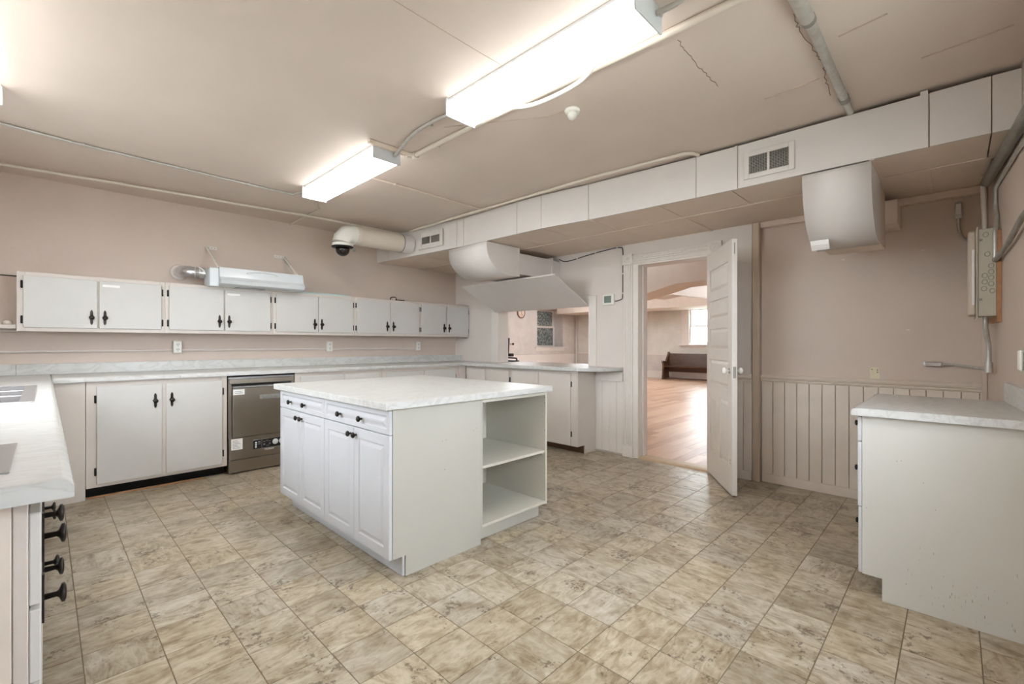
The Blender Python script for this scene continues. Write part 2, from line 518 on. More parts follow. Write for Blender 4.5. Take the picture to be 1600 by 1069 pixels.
for a in (WIN[0]+.05, 3.03): B().box(WL-.063, WL-.06, a, a+.87, WIN[2]+.05, WIN[3]-.05).obj('pane', 'pane_glass', wn)

# right wall: door opening and serving hatch
DY0, DY1, DZ = 1.655, 2.375, 2.035
HY0, HY1, HZ0, HZ1 = 2.985, 4.47, 0.905, 1.64
b = B()
XB = 4.50
b.box(WX, XB, 1.212, DY0, 0, CEIL).box(WX, XB, DY0, DY1, DZ, CEIL).box(WX, XB, DY1, HY0, 0, CEIL)
b.box(WX, XB, HY0, HY1, 0, HZ0).box(WX, XB, HY0, HY1, HZ1, CEIL).box(WX, XB, HY1, WY, 0, CEIL)
wr = struct(b.obj('wall_right', 'wall_light'), 'pale painted wall with the doorway and the serving hatch')
wrc = struct(B().box(WR, XB, -.35, 1.212, 0, CEIL).obj('wall_recess', 'wall_beige'), 'beige recessed wall above the beadboard')
struct(B().box(4.30, WR, 1.212, 1.27, 0, 2.25, .006).obj('trim_1', 'post_beige'), 'narrow vertical post between the door wall and the recess')
struct(B().box(4.345, WR, -.152, -.125, .0, 2.25, .003).obj('trim_2', 'wall_beige'))
# chair rail, boards and baseboard in the recess
b = B()
prof = [(WR, .868), (4.362, .868), (4.358, .876), (4.345, .88), (4.343, .888), (4.350, .893), (4.338, .9), (4.332, .912), (4.340, .922), (4.352, .928), (WR, .93)]
b.prism([(q[0], q[1]) for q in prof], 'y', -.125, 1.212)
struct(b.obj('trim_3', 'wainscot'), 'moulded chair rail above the beadboard')
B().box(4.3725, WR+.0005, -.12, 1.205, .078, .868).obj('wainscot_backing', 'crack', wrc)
yb = 1.208; n = 0
while yb > -.12:
    wd = .0885
    B().box(4.357, WR, max(yb-wd+.0035, -.125), yb, .075, .87, .003).obj('wainscot_board', 'wainscot', wrc)
    yb -= wd; n += 1
struct(B().box(4.352, WR, -.125, 1.208, 0, .078, .004).obj('baseboard_recess', 'wainscot'))
# the same behind the open door
b = B(); b.prism([(4.33, .868), (4.315, .868), (4.305, .885), (4.29, .9), (4.288, .915), (4.305, .928), (4.33, .93)], 'y', 1.27, 1.53)
struct(b.obj('trim_4', 'wainscot'))
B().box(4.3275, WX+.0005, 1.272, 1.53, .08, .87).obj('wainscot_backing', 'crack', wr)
yb = 1.53
while yb > 1.3:
    B().box(4.313, WX, max(yb-.0905, 1.272), yb, .08, .87, .003).obj('wainscot_board', 'wainscot', wr); yb -= .094
struct(B().box(4.31, WX, 1.272, 1.53, 0, .082, .004).obj('baseboard_right', 'wainscot'))
# boards between the hatch cabinets and the door casing
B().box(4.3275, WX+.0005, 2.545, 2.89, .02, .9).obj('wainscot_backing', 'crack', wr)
yb = 2.895
while yb > 2.545:
    B().box(4.313, WX, max(yb-.0875, 2.542), yb, .02, .9, .003).obj('wainscot_board', 'trim_white', wr); yb -= .0905
B().box(4.295, WX, 2.545, 2.86, .79, .895, .003).obj('apron', 'trim_white', wr)
# wall plate patch on the recess
pt = thing('wall_patch', (WR, .435, .935), 'cream plaster patch with three screw holes above the chair rail', 'patch')
B().prism([(.405,.935),(.462,.935),(.466,1.0),(.458,1.022),(.415,1.02),(.408,.98)], 'x', WR-.004, WR+.002).obj('plate', 'patch', pt)
for (y, z) in ((.452, 1.005), (.42, 1.002), (.42, .985)): B().lathe([(.004, 0), (.004, .002)], (WR-.0055, y, z), 'x', 8).obj('screw_hole', 'black', pt)

# ---- door casing
cs = struct(thing('trim_5', (WX, 2.02, 0), None, None), 'white fluted door casing with round corner blocks')
def casing_v(y0, y1):
    B().box(4.308, WX, y0, y1, .14, DZ, .003).obj('casing', 'trim_white', cs)
    n = 4; s = (y1-y0-.024)/n
    for k in range(n):
        B().prism([(4.308, y0+.012+k*s+.002), (4.3, y0+.012+k*s+.006), (4.3, y0+.012+(k+1)*s-.006), (4.308, y0+.012+(k+1)*s-.002)], 'z', .14, DZ-.002).obj('flute', 'trim_white', cs)
    B().box(4.298, WX, y0-.004, y1+.006, 0, .125, .003).box(4.30, WX, y0-.002, y1+.003, .125, .14, .005).obj('plinth_block', 'trim_white', cs)
    B().box(4.296, WX, y0-.003, y1+.003, DZ, DZ+.108, .003).obj('corner_block', 'trim_white', cs)
    yc = (y0+y1)/2; zc = DZ+.054
    for R in (.043, .027): 
        b = B(); pts = [(4.295, yc+R*math.cos(t*math.pi/12), zc+R*math.sin(t*math.pi/12)) for t in range(25)]
        b.tube(pts, .0045, 6).obj('rosette', 'trim_white', cs)
    B().lathe([(.001, -.008), (.012, -.006), (.014, 0)], (4.296, yc, zc), 'x', 14).obj('rosette', 'trim_white', cs)
casing_v(2.43, 2.54)
casing_v(1.53, 1.645)
B().box(4.308, WX, 1.648, 2.427, DZ+.002, DZ+.098, .003).obj('head_casing', 'trim_white', cs)
for k in range(4):
    z0 = DZ+.014+k*.019
    B().prism([(4.308, z0+.002), (4.3, z0+.006), (4.3, z0+.014), (4.308, z0+.018)], 'y', 1.648, 2.427).obj('flute', 'trim_white', cs)
B().box(4.318, 4.515, 2.37, 2.43, 0, DZ, .003).obj('jamb', 'trim_white', cs)
B().box(4.318, 4.515, 1.645, 1.66, 0, DZ, .003).obj('jamb', 'trim_white', cs)
B().box(4.318, 4.515, 1.66, 2.37, DZ-.018, DZ+.002, .003).obj('jamb_head', 'trim_white', cs)
B().box(4.40, 4.44, 2.352, 2.371, 0, DZ-.018, .002).obj('door_stop', 'trim_white', cs)
struct(B().prism([(4.31,0),(4.325,.012),(4.36,.018),(4.47,.018),(4.50,.006),(4.50,0)], 'y', 1.66, 2.37).obj('trim_6', 'threshold'), 'worn wooden threshold in the doorway')

# ---- the open six panel door
door = struct(thing('door_1', (4.345, 1.652, 0), None, None), 'open white panelled wooden door with china knobs')
DW, DT, DH = .725, .04, 2.02
dirv = Vector((3.795-4.345, 1.262-1.652, 0)).normalized()
ang = math.atan2(dirv.y, dirv.x)
MD = Matrix.Translation((4.345, 1.652, 0)) @ Matrix.Rotation(ang, 4, 'Z')     # local x: hinge -> free edge ; local +y / -y faces
def dbox(a0, a1, y0, y1, z0, z1, bev, name, m, par=door):
    return B().box(a0, a1, y0, y1, z0, z1, bev, 1, MD).obj(name, m, par)
# visible face is the one turned to the doorway: local -y
core = dbox(.02, DW-.02, -.008, .008, .03, DH-.02, 0, 'core', 'trim_white')
st = .095
for (a0, a1) in ((0, st), (DW-st, DW)): dbox(a0, a1, -DT/2, DT/2, .012, DH, .002, 'stile', 'trim_white')
rows = [(.235, .745, 2), (.855, 1.10, 1), (1.17, 1.345, 1), (1.43, 1.585, 1), (1.655, 1.80, 1), (1.86, 1.945, 1)]
rows = [(.23, .74, 2), (.84, 1.06, 1), (1.15, 1.33, 1), (1.42, 1.58, 1), (1.66, 1.86, 1)]
zr = .012
for (z0, z1, nn) in rows + [(DH, DH, 0)]:
    dbox(st, DW-st, -DT/2, DT/2, zr, z0, .001, 'rail', 'trim_white'); zr = z1
dbox(DW/2-.05, DW/2+.05, -DT/2, DT/2, .23, .74, .001, 'mullion', 'trim_white')
for (z0, z1, nn) in rows:
    cols = [(st, DW/2-.05), (DW/2+.05, DW-st)] if nn == 2 else [(st, DW-st)]
    for (a0, a1) in cols:
        for sg in (-1, 1):
            b = B()
            e0, e1 = .012, .034
            ys = [sg*.013, sg*.013, sg*.018]
            def ring(e, y): return [(a0+e, y, z0+e), (a1-e, y, z0+e), (a1-e, y, z1-e), (a0+e, y, z1-e)]
            vs = ring(0, sg*.0085) + ring(e0, sg*.009) + ring(e1, sg*.0175)
            fs = [(k, (k+1)%4, 4+(k+1)%4, 4+k) for k in range(4)] + [(4+k, 4+(k+1)%4, 8+(k+1)%4, 8+k) for k in range(4)] + [(8,9,10,11)]
            b.add(vs, fs, False, MD).obj('door_panel', 'trim_white', door)
for sg in (-1, 1):
    kn = B()
    kn.lathe([(.024, 0), (.024, sg*.004)], (DW-.055, sg*DT/2, .985), 'y', 14, MD)
    plate = kn.obj('rose', 'steel_bright', door)
    kn = B(); kn.lathe([(.008, 0), (.009, sg*.018), (.018, sg*.024), (.027, sg*.036), (.026, sg*.048), (.015, sg*.056), (.002, sg*.058)], (DW-.055, sg*DT/2, .985), 'y', 16, MD)
    kn.obj('knob', 'china', plate)
dbox(DW-.0005, DW+.0015, -.011, .011, .93, 1.02, .0004, 'latch_plate', 'galv_dark')
dbox(DW-.0005, DW+.001, -.004, .004, 1.90, 1.99, .0003, 'edge_bolt', 'galv_dark')
for z in (.28, .255): 
    b = B(); b.lathe([(.006, 0), (.006, -.002)], (DW-.04, -DT/2, z), 'y', 8, MD); b.obj('screw', 'galv_dark', door)
for z in (.2, 1.0, 1.8): dbox(-.006, .004, -.012, .012, z, z+.09, .002, 'hinge', 'trim_white')

# ---- hatch casing and the raised flap
hc = struct(thing('trim_7', (WX, 3.66, HZ0), None, None), 'white board casing round the serving hatch')
B().box(4.312, WX, 4.462, 4.60, .945, 1.76, .003).obj('casing', 'trim_white', hc)
B().box(4.306, 4.505, HY0-.01, HY0+.0, .945, HZ1, .002).obj('jamb', 'trim_white', hc)
B().box(4.306, 4.505, HY1-.01, HY1, .945, HZ1, .002).obj('jamb', 'trim_white', hc)
B().box(4.312, WX, 2.885, 2.985, .945, 1.742, .003).obj('casing', 'trim_white', hc)
B().box(4.314, WX, 2.986, 4.461, 1.645, 1.742, .002).obj('head_casing', 'trim_white', hc)
fl = thing('hatch_flap', (4.30, 3.73, 1.63), 'large plain panel propped open above the serving hatch', 'hatch')
b = B(); th = .018
dx, dz = -.60, .29; L_ = math.hypot(dx, dz); nx, nz_ = dz/L_, -dx/L_
b.prism([(4.305, 1.625), (4.305+dx, 1.625+dz), (4.305+dx+nx*th, 1.625+dz+nz_*th), (4.305+nx*th, 1.625+nz_*th)], 'y', 2.99, 4.50)
b.obj('panel', 'duct_paint', fl)
for y in (3.2, 4.3): B().box(4.295, 4.313, y, y+.06, 1.636, 1.66, .002).obj('hinge', 'galv', fl)

# ------------------------------------------------------------------ boxed duct along the hatch wall
SZ = 2.25
duct = thing('air_duct', (3.8, 2.5, SZ), 'long white boxed air duct hung along the ceiling above hatch and doorway', 'duct')
front = [(5.40, 3.02), (5.13, 3.035), (3.90, 3.14), (3.79, 3.145), (3.00, 3.15), (2.70, 3.155), (2.225, 3.215), (1.335, 3.268), (1.055, 3.275), (.10, 3.285), (-.13, 3.29), (near_y(3.3), 3.297)]
ztop = [2.558, 2.557, 2.556, 2.555, 2.553, 2.551, 2.549, 2.543, 2.538, 2.534, 2.534, 2.534]
for k in range(len(front)-1):
    (ya, xa), (yb, xb) = front[k], front[k+1]
    za, zb = ztop[k], ztop[k+1]
    g2 = .0022
    ya2, yb2 = ya-g2, yb+g2
    vs = [(xa, ya2, SZ), (xb, yb2, SZ), (xb+.02, yb2, SZ), (xa+.02, ya2, SZ), (xa, ya2, za), (xb, yb2, zb), (xb+.02, yb2, zb), (xa+.02, ya2, za)]
    B().add(vs, [(3,2,1,0),(4,5,6,7),(0,1,5,4),(1,2,6,5),(2,3,7,6),(3,0,4,7)]).obj('duct_section', 'duct_paint', duct)
# dark joint strips behind the sections and raised end cleats
for (y, x) in front[1:-1]: B().box(x+.006, x+.03, y-.006, y+.006, SZ+.002, 2.53).obj('joint', 'crack', duct)
for k in (4, 6, 8): 
    y, x = front[k]; B().box(x-.003, x+.004, y+.004, y+.02, SZ-.002, ztop[k]+.004).obj('cleat', 'duct_paint', duct)
y, x = front[9]; B().box(x-.004, x+.004, y+.004, y+.035, SZ-.002, 2.552).obj('cleat', 'duct_paint', duct)
B().box(3.55, 4.32, -.1, 5.38, SZ+.06, 2.52).obj('duct_core', 'soffit_beige', duct)
# bottom panels: two rows, front edges follow the duct
def fx(y):
    for (ya, xa), (yb, xb) in zip(front[:-1], front[1:]):
        if yb <= y <= ya: return xa+(xb-xa)*(ya-y)/(ya-yb)
    return front[-1][1]
rowy = [5.398, 4.6, 3.9, 3.15, 2.70, 2.24, 1.62, 1.10, .35, -.13, near_y(3.74)+.003]
for a, c in zip(rowy[:-1], rowy[1:]):
    a2, c2 = a-.003, c+.003
    xm = 3.72
    vs = [(fx(a)+.0205, a2), (fx(c)+.0205, c2), (xm-.003, c2), (xm-.003, a2)]
    B().prism(vs, 'z', SZ+.001, SZ+.02).obj('bottom_panel', 'soffit_beige', duct)
rowy2 = [5.398, 4.3, 3.44, 2.80, 1.62, .75, .12, -.15]
for a, c in zip(rowy2[:-1], rowy2[1:]):
    xe = WX if c > 1.2 else WR
    B().box(3.723, (WX if a > 1.3 else WR)-.002, c+.003, a-.003, SZ+.001, SZ+.02, .002).obj('bottom_panel', 'soffit_beige', duct)
B().box(3.70, 3.735, -.175, 5.398, SZ-.006, SZ+.0005, .002).obj('batten', 'soffit_beige', duct)
for y in (2.23, .34): B().box(3.2 if y > 2 else 3.29, 3.71, y-.012, y+.012, SZ-.005, SZ+.0005, .001).obj('batten', 'soffit_beige', duct)
for y in (1.62, .75, .12): B().box(3.73, 4.32, y-.014, y+.014, SZ-.006, SZ+.0005, .001).obj('batten', 'soffit_beige', duct)
# strip where the soffit meets the recess
B().box(4.32, WR-.001, -.15, 1.21, SZ-.05, SZ, .004).obj('edge_moulding', 'soffit_beige', duct)

def register(y0, y1, z0, z1, xf, slope, label, brd):
    t = thing('air_register', (xf, (y0+y1)/2, z0), label, 'vent', 'air registers on the duct')
    ym = (y0+y1)/2
    M = Matrix.Translation((xf, ym, 0)) @ Matrix.Rotation(slope, 4, 'Z') @ Matrix.Translation((-xf, -ym, 0))
    w1 = brd
    B().box(xf-.008, xf, y0, y0+w1, z0, z1, .002, 1, M).box(xf-.008, xf, y1-w1, y1, z0, z1, .002, 1, M).box(xf-.008, xf, y0+w1, y1-w1, z0, z0+w1, .002, 1, M).box(xf-.008, xf, y0+w1, y1-w1, z1-w1, z1, .002, 1, M).obj('frame', 'duct_paint', t)
    B().box(xf-.002, xf+.001, y0+w1, y1-w1, z0+w1, z1-w1, 0, 1, M).obj('backing', 'black', t)
    B().box(xf-.009, xf-.002, ym-.007, ym+.007, z0+w1, z1-w1, .001, 1, M).obj('centre_bar', 'duct_paint', t)
    b = B(); n = 12
    for k in range(n):
        z = z0+w1+(k+.5)*(z1-z0-2*w1)/n
        b.box(xf-.006, xf-.002, y0+w1, y1-w1, z-.0018, z+.0018, 0, 1, M)
    n = 16
    for k in range(n):
        y = y0+w1+(k+.5)*(y1-y0-2*w1)/n
        b.box(xf-.0055, xf-.003, y-.0014, y+.0014, z0+w1, z1-w1, 0, 1, M)
    b.obj('grille', 'galv_dark', t)
register(4.10, 4.52, 2.30, 2.49, 3.09, .085, 'small air register at the duct end beside the round pipe', .055)
register(.72, 1.015, 2.295, 2.475, 3.2745, .01, 'larger air register on the duct above the open door', .032)

# curved duct scoops below the duct
def scoop(y0, y1, prof, label, sidex, parts):
    t = thing('duct_scoop', ((prof[0][0]+prof[-1][0])/2, (y0+y1)/2, min(q[1] for q in prof)), label, 'duct', 'curved duct scoops')
    out = prof; th = .012
    inner = []
    # curved sheet with thickness
    n = len(out)
    for i, q in enumerate(out):
        a = Vector(out[max(i-1,0)]); c = Vector(out[min(i+1,n-1)]); d = (c-a).normalized()
        inner.append((q[0]-d.y*th if False else q[0]+(-d.y)*th*-1, q[1]+d.x*th))
    zt = SZ-.007
    b = B()
    for (p, q) in zip(out[:-1], out[1:]):
        b.add([(p[0], y0, p[1]), (q[0], y0, q[1]), (q[0], y1, q[1]), (p[0], y1, p[1])], [(0, 1, 2, 3)], True)
    sh = b.obj('curved_sheet', 'duct_paint', t)
    md = sh.modifiers.new('thickness', 'SOLIDIFY'); md.thickness = .004; md.offset = 0
    bm = bmesh.new(); bm.from_mesh(sh.data); bmesh.ops.remove_doubles(bm, verts=list(bm.verts), dist=1e-5); bmesh.ops.recalc_face_normals(bm, faces=list(bm.faces)); [setattr(f_, 'smooth', True) for f_ in bm.faces]; bm.to_mesh(sh.data); bm.free()
    for (ya, yb2) in ((y0-.002, y0+.002), (y1-.002, y1+.002)):
        pts = out + [(out[-1][0], zt), (out[0][0], zt)]
        B().prism(pts, 'y', ya, yb2).obj('side_sheet', 'duct_paint', t)
    return t
def arc(cx, cz, rx, rz, a0, a1, n):
    return [(cx+rx*math.cos(math.radians(a0+(a1-a0)*k/n)), cz+rz*math.sin(math.radians(a0+(a1-a0)*k/n))) for k in range(n+1)]
p1 = [(3.13, SZ-.008)] + arc(3.47, 2.20, .34, .27, 180, 270, 22) + [(3.62, 1.935)]
s1 = scoop(3.41, 4.03, p1, 'curved white duct scoop hanging over the serving hatch flap', None, None)
B().box(3.60, 4.17, 3.415, 4.02, 1.96, 2.19, .003).obj('duct_arm', 'duct_paint', s1)
B().box(4.17, 4.20, 3.40, 4.03, 1.945, 2.205, .003).obj('flange', 'duct_paint', s1)
B().box(4.20, WX-.001, 3.42, 4.01, 1.965, 2.185, .003).obj('wall_sleeve', 'duct_paint', s1)
B().box(3.60, 3.615, 3.405, 3.412, 1.95, 2.245, .001).obj('seam_strip', 'duct_paint', s1)
p2 = [(3.284, SZ-.008)] + arc(3.62, 2.22, .335, .385, 180, 262, 22) + [(3.72, 1.836)]
s2 = scoop(.345, .68, p2, 'curved white duct scoop under the duct beside the recess wall', None, None)
B().box(3.722, 4.10, .352, .672, 1.86, SZ-.008, .003).obj('duct_arm', 'soffit_beige', s2)
B().box(4.10, WR-.001, .285, .66, 2.03, 2.198, .003).obj('wall_sleeve', 'soffit_beige', s2)
B().prism([(3.46, 1.862), (3.47, 1.835), (3.50, 1.805), (3.505, 1.81), (3.476, 1.84), (3.465, 1.864)], 'y', .575, .672).obj('loose_tape', 'paper', s2)

# round pipe with elbow, camera under its end
rp = thing('round_pipe', (2.7, 4.72, 2.27), 'cream round vent pipe with an elbow ending at the duct', 'pipe')
PY, PZ, PR = 4.70, 2.385, .105
B().tube([(2.36, PY, PZ), (3.02, PY, PZ)], PR, 28).obj('straight_pipe', 'pipe_cream', rp)
B().tube([(2.93, PY, PZ), (2.94, PY, PZ)], PR+.004, 28).obj('band', 'galv_dark', rp)
B().tube([(2.945, PY, PZ), (3.066, PY, PZ)], PR+.001, 28).obj('collar', 'duct_paint', rp)
for k in range(4): B().tube([(2.40+k*.022, PY, PZ), (2.408+k*.022, PY, PZ)], PR+.003, 28).obj('crimp', 'pipe_cream', rp)
seg = [(2.40, PZ), (2.34, PZ), (2.27, PZ-.022), (2.236, PZ-.066), (2.226, PZ-.111)]
B().tube([(a[0], PY, a[1]) for a in seg], PR, 28).obj('elbow', 'plastic_white', rp)
cmr = thing('dome_camera', (2.226, PY, 2.12), 'dark dome security camera hanging from the pipe elbow', 'camera')
B().lathe([(.104, .012), (.108, 0), (.108, -.016), (.10, -.0215)], (2.226, PY, PZ-.125), 'z', 28).obj('housing', 'plastic_white', cmr)
B().lathe([(.112, 0), (.112, -.008), (.07, -.012)], (2.226, PY, PZ-.147), 'z', 28).obj('rim', 'black', cmr)
B().lathe([(.072, 0), (.071, -.03), (.062, -.058), (.042, -.078), (.018, -.088), (.001, -.09)], (2.226, PY, PZ-.158), 'z', 24).obj('dome', 'dome', cmr)
B().box(2.31, 2.345, PY-.06, PY-.04, PZ-.19, PZ-.16, .003).obj('catch', 'galv_dark', cmr)

# ------------------------------------------------------------------ fluorescent fixtures
def fixture(x0, x1, y0, y1, label):
    t = thing('ceiling_light', ((x0+x1)/2, (y0+y1)/2, 2.458), label, 'light', 'fluorescent ceiling fixtures')
    B().box(x0+.015, x1-.015, y0+.008, y1-.008, 2.535, CEIL-.001, .002).obj('housing', 'enamel_white', t)
    b = B()
    b.prism([(x0+.005, 2.475), (x0+.016, 2.464), (x1-.016, 2.464), (x1-.005, 2.475)], 'y', y0+.012, y1-.012)
    b.obj('diffuser', 'tube_glow', t)
    B().box(x0+.004, x1-.004, y0+.012, y1-.012, 2.4755, 2.534, .002).obj('side_lens', 'side_glow', t)
    for (a, c) in ((y0, y0+.011), (y1-.011, y1)): B().box(x0, x1, a, c, 2.458, CEIL-.001, .002).obj('end_cap', 'enamel_white', t)
    return t
fixture(1.545, 1.755, .855, 2.02, 'long fluorescent fixture nearest the camera in the middle of the ceiling')
fixture(1.545, 1.755, 2.81, 4.03, 'fluorescent fixture farther back near the wall cabinets')
fixture(-.37, -.155, 2.40, 3.61, 'fluorescent fixture cut by the left edge of the picture')

def conduit(pts, r, label, m='galv', sm=0, seg=8, clips=(), cat='conduit', group=None, name='conduit'):
    if not clips:
        o = B().tube(pts, r, seg, sm).obj(name, m)
        return tag(o, label, cat, group)
    c = Vector(pts[0]); t = thing(name, tuple(c), label, cat, group)
    B().tube(pts, r, seg, sm).obj('tube', m, t)
    for (q, d) in clips:
        # clip: small saddle around the tube
        q = Vector(q); e = .006
        B().box(q.x-(e if d == 'y' else r+.006) if d != 'x' else q.x-e, q.x+(r+.006) if d != 'x' else q.x+e, q.y-(r+.006) if d != 'y' else q.y-e, q.y+(r+.006) if d != 'y' else q.y+e, q.z-r-.002, q.z+r+.001, .001).obj('clip', m, t)
    return t
# between the two fixtures
conduit([(1.70,2.80,2.51),(1.69,2.72,2.52),(1.655,2.55,2.535),(1.64,2.38,2.545),(1.645,2.2,2.545),(1.655,2.03,2.535)], .011, 'thin grey metal conduit linking the two ceiling fixtures', 'galv', 6, 10, [((1.645,2.3,2.546),'y')])
conduit([(1.70,.85,2.515),(1.71,.78,2.52),(1.72,.7,2.54),(1.76,.55,2.548),(1.80,.3,2.548)], .011, 'grey metal conduit leaving the near end of the large fixture', 'galv', 6, 10, [((1.701,.838,2.516),'y')])
conduit([(1.84,2.80,2.542),(1.845,2.16,2.544),(1.885,.85,2.544),(1.895,.2,2.544)], .017, 'cream painted pipe running along the ceiling beside the fixtures', 'pipe_cream', 0, 10, [((1.841,2.5,2.542),'y')])
conduit([(1.775,1.73,2.49),(1.80,1.66,2.475),(1.822,1.56,2.472),(1.828,1.4,2.474),(1.815,1.28,2.482),(1.78,1.2,2.50)], .011, 'white bent pipe curling out beside the large fixture', 'plastic_white', 6, 10)
jb = thing('junction_strip', (1.66, 2.80, 2.53), 'old cream mounting strip and pipe elbow at the end of the far fixture', 'bracket')
B().box(1.50, 1.86, 2.775, 2.806, 2.532, CEIL-.001, .003).obj('strip', 'soffit_beige', jb)
B().tube([(1.84,2.78,2.543),(1.842,2.74,2.543)], .024, 12).obj('elbow', 'pipe_cream', jb)
B().tube([(1.79,2.79,2.543),(1.84,2.785,2.543)], .022, 12).obj('elbow', 'pipe_cream', jb)
# smoke detector
sd = thing('smoke_detector', (2.14, 1.595, 2.50), 'small white round detector on the ceiling beside the large fixture', 'detector')
B().lathe([(.044, 0), (.046, -.008), (.042, -.016), (.03, -.02)], (2.14, 1.595, CEIL), 'z', 22).obj('base', 'plastic_white', sd)
B().lathe([(.030, -.018), (.029, -.035), (.022, -.05), (.010, -.058), (.001, -.06)], (2.14, 1.595, CEIL), 'z', 20).obj('cap', 'plastic_white', sd)
# wires and painted pipes on the ceiling
conduit([(-.6,4.14,2.548),(-.191,4.184,2.549),(.182,4.24,2.549),(1.264,4.29,2.549),(1.56,4.28,2.545),(1.60,4.04,2.53)], .009, 'grey surface conduit running left from the far fixture', 'galv', 0, 8, [((.182,4.24,2.549),'x'),((1.2,4.287,2.549),'x')])
conduit([(-.6,5.12,2.53),(.445,4.975,2.53),(2.0,4.815,2.528),(2.99,4.815,2.528)], .0115, 'cream painted pipe along the ceiling above the wall cabinets', 'pipe_cream', 0, 10, [((.445,4.975,2.53),'x')])
conduit([(1.72,4.045,2.549),(1.78,4.2,2.55),(1.80,4.36,2.55),(1.90,4.56,2.55),(1.93,4.68,2.55),(1.935,5.385,2.55)], .0085, 'cream bent pipe stub from the far fixture to the back wall', 'pipe_cream', 4, 8)
conduit([(1.80,3.41,2.551),(2.07,3.40,2.551),(3.06,3.42,2.551)], .007, 'thin cream wire cover crossing the ceiling to the duct', 'soffit_beige', 0, 8, [((2.07,3.40,2.55),'x')])
conduit([(3.04,4.66,2.54),(3.05,3.56,2.542),(3.07,2.96,2.542),(3.08,2.1,2.541),(3.15,1.36,2.541),(3.18,1.33,2.541),(3.25,1.31,2.541)], .0125, 'cream painted pipe running along the top edge of the duct', 'pipe_cream', 0, 10, [((3.05,3.56,2.542),'y'),((3.065,2.96,2.542),'y')])
# large grey conduit on the right of the ceiling
gc = thing('ceiling_conduit', (2.6, .43, 2.50), 'thick grey metal conduit crossing the ceiling to the duct', 'conduit')
B().tube([(1.7,.44,2.525),(2.17,.432,2.525)], .026, 14).obj('tube', 'galv', gc)
B().tube([(2.17,.432,2.528),(2.20,.432,2.528)], .027, 14).obj('coupling', 'galv_dark', gc)
B().tube([(2.19,.432,2.535),(3.04,.434,2.535)], .020, 14).obj('tube', 'galv', gc)
B().tube([(3.02,.434,2.535),(3.07,.434,2.535)], .024, 14).obj('coupling', 'galv_dark', gc)
B().tube([(3.07,.434,2.535),(3.24,.434,2.535)], .018, 14).obj('tube', 'galv', gc)

# ------------------------------------------------------------------ handles
def lozenge_handle():
    b = B()
    out = []
    for k in range(24):
        a = 2*math.pi*k/24
        z = .062*math.sin(a); s = abs(math.sin(a))
        wv = .009 if s < .75 else .009*(1-s)/.25*0.9+.0015
        if s < .28: wv = .009+.010*(1-s/.28)
        out.append((wv*(1 if math.cos(a) >= 0 else -1)*(1 if abs(math.cos(a)) > .05 else 0.2), z))
    b.prism(out, 'y', -.005, 0)
    b.lathe([(.006, 0), (.007, -.014), (.016, -.018), (.0175, -.025), (.012, -.031), (.001, -.033)], (0, -.004, -.002), 'y', 14)
    return b
HANDLE = lozenge_handle().mesh('handle', 'bronze')
bb = B().box(-.007, .007, -.006, 0, -.028, .028, .001).lathe([(.0045, -.03), (.0045, .03)], (0, -.006, 0), 'z', 8)
HINGE = bb.mesh('hinge', 'bronze')
def turned(me_builder, name, m, rot):
    b = B(); b.v = [Matrix.Rotation(rot, 4, 'Z') @ q for q in me_builder.v]; b.f = me_builder.f[:]; b.s = me_builder.s[:]
    return b.mesh(name, m)
HINGE_X = turned(bb, 'hinge', 'bronze', -math.pi/2)
HANDLE_X = turned(lozenge_handle(), 'handle', 'bronze', -math.pi/2)

# ------------------------------------------------------------------ wall cabinets
UX = [(-.150, .757, (-.116, .304), (.316, .729)), (.757, 1.661, (.784, 1.212), (1.223, 1.633)), (1.661, 2.562, (1.689, 2.123), (2.131, 2.538)),
      (2.562, 3.48, (2.586, 3.021), (3.039, 3.46)), (3.48, 4.328, (3.5, 3.905), (3.922, 4.31))]
ULAB = ['white two-door wall cabinet at the left end of the row', 'white two-door wall cabinet under the left half of the range hood', 'white two-door wall cabinet with the pale folded sheet on top',
        'white two-door wall cabinet with a small dark clamp on top', 'white two-door wall cabinet in the corner by the hatch wall']
FY = 5.10
for k, (a, c, d1, d2) in enumerate(UX):
    t = thing('wall_cabinet', ((a+c)/2, 5.25, 1.295), ULAB[k], 'cabinet', 'wall cabinets in one row')
    b = B().box(a+.001, c-.001, FY+.018, WY-.001, 1.312, 1.735)
    b.obj('body', 'cab_cream', t)
    b = B()
    b.box(a+.0005, d1[0]+.01, FY, FY+.018, 1.295, 1.752, .0015).box(d2[1]-.01, c-.0005, FY, FY+.018, 1.295, 1.752, .0015)
    b.box(d1[0]+.01, d2[1]-.01, FY, FY+.018, 1.295, 1.335, .0015).box(d1[0]+.01, d2[1]-.01, FY, FY+.018, 1.712, 1.752, .0015)
    b.box(d1[1]-.012, d2[0]+.012, FY, FY+.018, 1.335, 1.712, .0015)
    b.obj('face_frame', 'cab_cream', t)
    B().box(a+.001, c-.001, FY+.018, WY-.001, 1.735, 1.75, .001).obj('top_board', 'cab_cream', t)
    B().box(a+.001, c-.001, FY+.018, WY-.001, 1.298, 1.312, .001).obj('bottom_board', 'cab_cream', t)
    for (e0, e1), hinge_left in ((d1, True), (d2, False)):
        d = B().box(e0, e1, FY-.017, FY-.0005, 1.325, 1.722, .003).obj('door', 'cab_paint', t)
        hx = e1-.035 if hinge_left else e0+.035
        put('handle', HANDLE, (hx, FY-.017, 1.415), d)
        ox = e0-.007 if hinge_left else e1+.007
        for z in (1.385, 1.655): put('hinge', HINGE, (ox, FY-.0005, z), d)
    if k in (0, 1):
        e0 = d2[0]
        B().box(e0+.02, e0+.13, FY-.0182, FY-.0168, 1.672, 1.692).obj('paper_label', 'paper', t)
